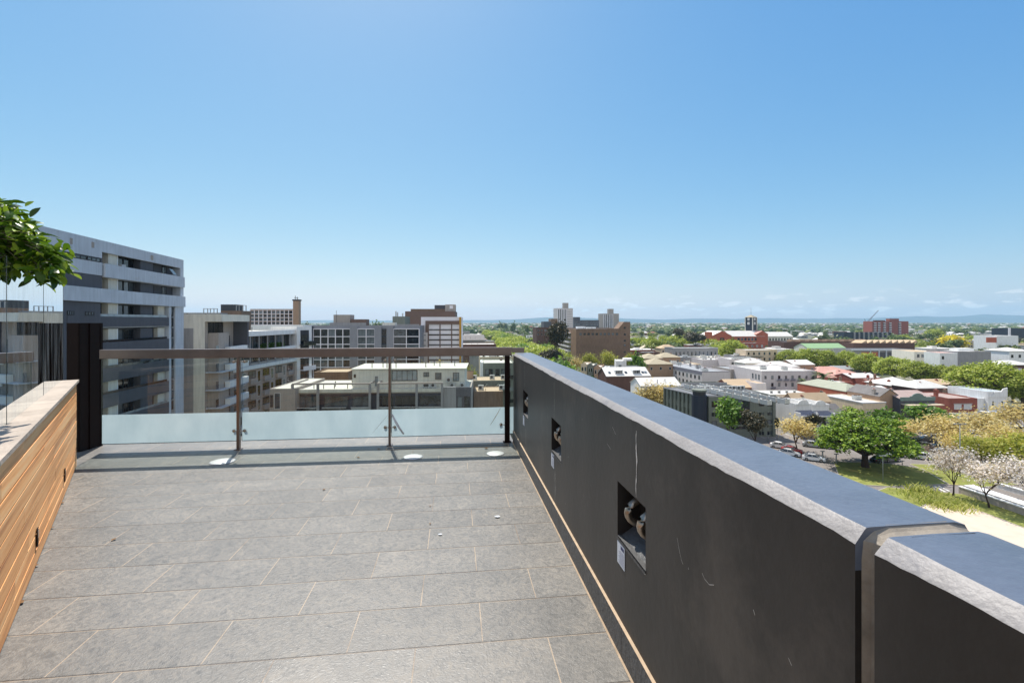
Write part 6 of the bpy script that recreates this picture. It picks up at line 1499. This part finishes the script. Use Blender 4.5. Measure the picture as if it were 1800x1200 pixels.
o=cb.build('distant_tree_canopy',leafmat('canopy_leaf',(58,78,46),(86,104,58),(130,136,86),.15,.8,0)); tag(o,kind='stuff')
for i in range(5200):
    D=1300*(7500/1300)**(rr.random()**.7); r=rr.uniform(-.75,1.15); x=r*D; w=rr.uniform(8,22)*(1+D/5000); d=rr.uniform(7,14); h=rr.uniform(4,8)*(1.6 if rr.random()<.08 else 1)+D/2600
    c=rr.choice((0,0,1,1,2,3,4)); rb_.box(x,x+w,D,D+d,G0,G0+h,4 if rr.random()<.6 else 5); q=min(w,d)/2
    rb_.add([(x-.4,D-.4,G0+h+.05),(x+w+.4,D-.4,G0+h+.05),(x+w+.4,D+d+.4,G0+h+.05),(x-.4,D+d+.4,G0+h+.05),(x+w*.3,D+d/2,G0+h+2.6),(x+w*.7,D+d/2,G0+h+2.6)],[(0,1,5,4),(1,2,5),(2,3,4,5),(3,0,4)],(0,1,2,3,0)[c])
o=rb_.build('distant_roofs',FR_+[FW[3],FW[0]]); tag(o,kind='stuff')
# hills on the horizon, 12 km off
prof=[(-900,560),(0,563),(300,563),(560,563),(800,563.5),(870,562),(900,561.5),(930,559),(960,557.6),(985,558),(1040,559),(1090,559.5),(1150,561.3),(1190,560.5),(1240,560.2),(1255,559.6),(1290,560.5),(1330,559.6),(1365,558.8),(1410,560),(1470,559.5),(1520,558.8),(1580,557.5),(1612,555.4),(1650,556.6),(1700,555),(1735,552.6),(1760,553.4),(1800,554.5),(1900,552),(2200,556),(2800,560)]
def hp(px):
    for (a,ya),(b_,yb) in zip(prof,prof[1:]):
        if a<=px<=b_: t=(px-a)/(b_-a); return ya+(yb-ya)*t
    return 560
hm=MB(); rows=[]; rr=random.Random(4)
import mathutils
for i in range(371):
    px=-900+i*10; D=12000; x=(px-CX)/F*D; top=zat(hp(px)+.0,D)
    nz=mathutils.noise.noise(Vector((px*.02,0,0)))*16+mathutils.noise.noise(Vector((px*.09,3,0)))*7
    rows.append([(x*.93,D-1100,G0),(x*.96,D-550,G0+(top-G0)*.55+nz),(x,D,top+nz),(x*1.04,D+700,G0+(top-G0)*.6),(x*1.08,D+1500,G0)])
for i in range(370):
    for j in range(4): hm.add([rows[i][j],rows[i+1][j],rows[i+1][j+1],rows[i][j+1]],[(0,1,2,3)])
o=hm.build('hills',M('forested_hill',(52,70,78),rough=1,var=.2,scale=.002),smooth=True); tag(o,kind='structure')
# ================================================================ CAMERA, LIGHT, SKY
cam=bpy.data.cameras.new('camera'); co=bpy.data.objects.new('camera',cam); COL.objects.link(co)
co.location=(0,0,EYE); co.rotation_euler=(R(90),0,0); cam.lens=F/1800*36; cam.sensor_width=36; cam.shift_y=-(600-HY)/1800
cam.clip_start=.05; cam.clip_end=60000; SC.camera=co
SE=R(57); SA=math.atan2(-.352,.936)
sd=Vector((math.sin(SA)*math.cos(SE),math.cos(SA)*math.cos(SE),math.sin(SE)))
sl=bpy.data.lights.new('sun','SUN'); sl.energy=SUN_E; sl.angle=R(.53); sl.color=(1,.945,.865)
so_=bpy.data.objects.new('sun',sl); COL.objects.link(so_); so_.rotation_euler=(-sd).to_track_quat('-Z','Y').to_euler()
w=bpy.data.worlds.new('World'); SC.world=w; w.use_nodes=True; nt=w.node_tree; nt.nodes.clear(); L=nt.links
out=N(nt,'ShaderNodeOutputWorld'); bg=N(nt,'ShaderNodeBackground'); L.new(bg.outputs[0],out.inputs[0]); bg.inputs[1].default_value=SKY_S
sky=N(nt,'ShaderNodeTexSky',sky_type='NISHITA',sun_disc=False,sun_elevation=SE,sun_rotation=SA,altitude=60,air_density=1.0,dust_density=.6,ozone_density=2.2)
sep=N(nt,'ShaderNodeSeparateColor'); L.new(sky.outputs[0],sep.inputs[0]); hs=N(nt,'ShaderNodeCombineColor'); sE=SKY_S*2**EXPO
for ch,(kk,gg) in enumerate(SKYG):
    a=N(nt,'ShaderNodeMath',operation='MULTIPLY'); a.inputs[1].default_value=sE; L.new(sep.outputs[ch],a.inputs[0])
    p=N(nt,'ShaderNodeMath',operation='POWER'); p.inputs[1].default_value=gg; L.new(a.outputs[0],p.inputs[0])
    q=N(nt,'ShaderNodeMath',operation='MULTIPLY'); q.inputs[1].default_value=kk/sE; L.new(p.outputs[0],q.inputs[0]); L.new(q.outputs[0],hs.inputs[ch])
# low fair-weather clouds near the horizon
tc=N(nt,'ShaderNodeTexCoord'); sx=N(nt,'ShaderNodeSeparateXYZ'); L.new(tc.outputs['Generated'],sx.inputs[0])
mp=N(nt,'ShaderNodeMapping'); mp.inputs['Scale'].default_value=(1,1,3.2); mp.inputs['Location'].default_value=(.3,.1,0); L.new(tc.outputs['Generated'],mp.inputs[0])
n1=N(nt,'ShaderNodeTexNoise'); n1.inputs['Scale'].default_value=24; n1.inputs['Detail'].default_value=7; n1.inputs['Roughness'].default_value=.55; L.new(mp.outputs[0],n1.inputs[0])
band=N(nt,'ShaderNodeValToRGB'); e=band.color_ramp.elements; e[0].position=.008; e[0].color=(0,0,0,1); e[1].position=.058; e[1].color=(0,0,0,1)
k=e.new(.020); k.color=(1,1,1,1); k=e.new(.034); k.color=(1,1,1,1); L.new(sx.outputs['Z'],band.inputs[0])
az=N(nt,'ShaderNodeMapRange'); az.inputs[1].default_value=-.12; az.inputs[2].default_value=.1; L.new(sx.outputs['X'],az.inputs[0])
m1=N(nt,'ShaderNodeMath',operation='MULTIPLY'); L.new(band.outputs[0],m1.inputs[0]); L.new(az.outputs[0],m1.inputs[1])
cl=N(nt,'ShaderNodeMapRange'); cl.inputs[1].default_value=.54; cl.inputs[2].default_value=.60; L.new(n1.outputs[0],cl.inputs[0])
cm=N(nt,'ShaderNodeMath',operation='MULTIPLY'); L.new(cl.outputs[0],cm.inputs[0]); L.new(m1.outputs[0],cm.inputs[1])
mx=N(nt,'ShaderNodeMix',data_type='RGBA'); L.new(cm.outputs[0],mx.inputs[0]); L.new(hs.outputs[0],mx.inputs[6]); mx.inputs[7].default_value=CLOUD
# added unseen white veil in the sky behind the viewer, fills shaded walls
vy=N(nt,'ShaderNodeMapRange'); vy.interpolation_type='SMOOTHSTEP'; vy.inputs[1].default_value=.0; vy.inputs[2].default_value=-.5; L.new(sx.outputs['Y'],vy.inputs[0])
vn=N(nt,'ShaderNodeTexNoise'); vn.inputs['Scale'].default_value=2.2; vn.inputs['Detail'].default_value=8; vn.inputs['Distortion'].default_value=.6; L.new(tc.outputs['Generated'],vn.inputs[0])
vr=N(nt,'ShaderNodeMapRange'); vr.inputs[1].default_value=.25; vr.inputs[2].default_value=.6; L.new(vn.outputs[0],vr.inputs[0])
vm=N(nt,'ShaderNodeMath',operation='MULTIPLY'); L.new(vy.outputs[0],vm.inputs[0]); L.new(vr.outputs[0],vm.inputs[1])
mv=N(nt,'ShaderNodeMix',data_type='RGBA'); L.new(vm.outputs[0],mv.inputs[0]); L.new(mx.outputs[2],mv.inputs[6]); mv.inputs[7].default_value=FILL_VEIL
L.new(mv.outputs[2],bg.inputs[0])
SC.view_settings.view_transform='Standard'; SC.view_settings.look='None'; SC.view_settings.exposure=EXPO; SC.view_settings.gamma=1
# haze box round everything
hb=MB(); hb.box(-15500,15500,-3000,15500,G0-1.0,420)
hm,nt,out=newmat('air_haze'); pv=N(nt,'ShaderNodeVolumePrincipled'); pv.inputs['Density'].default_value=HAZE; pv.inputs['Color'].default_value=(.52,.80,1,1); pv.inputs['Anisotropy'].default_value=.2
nt.links.new(pv.outputs[0],out.inputs['Volume'])
if HAZE>0:
    o=hb.build('haze',hm); tag(o,kind='stuff')
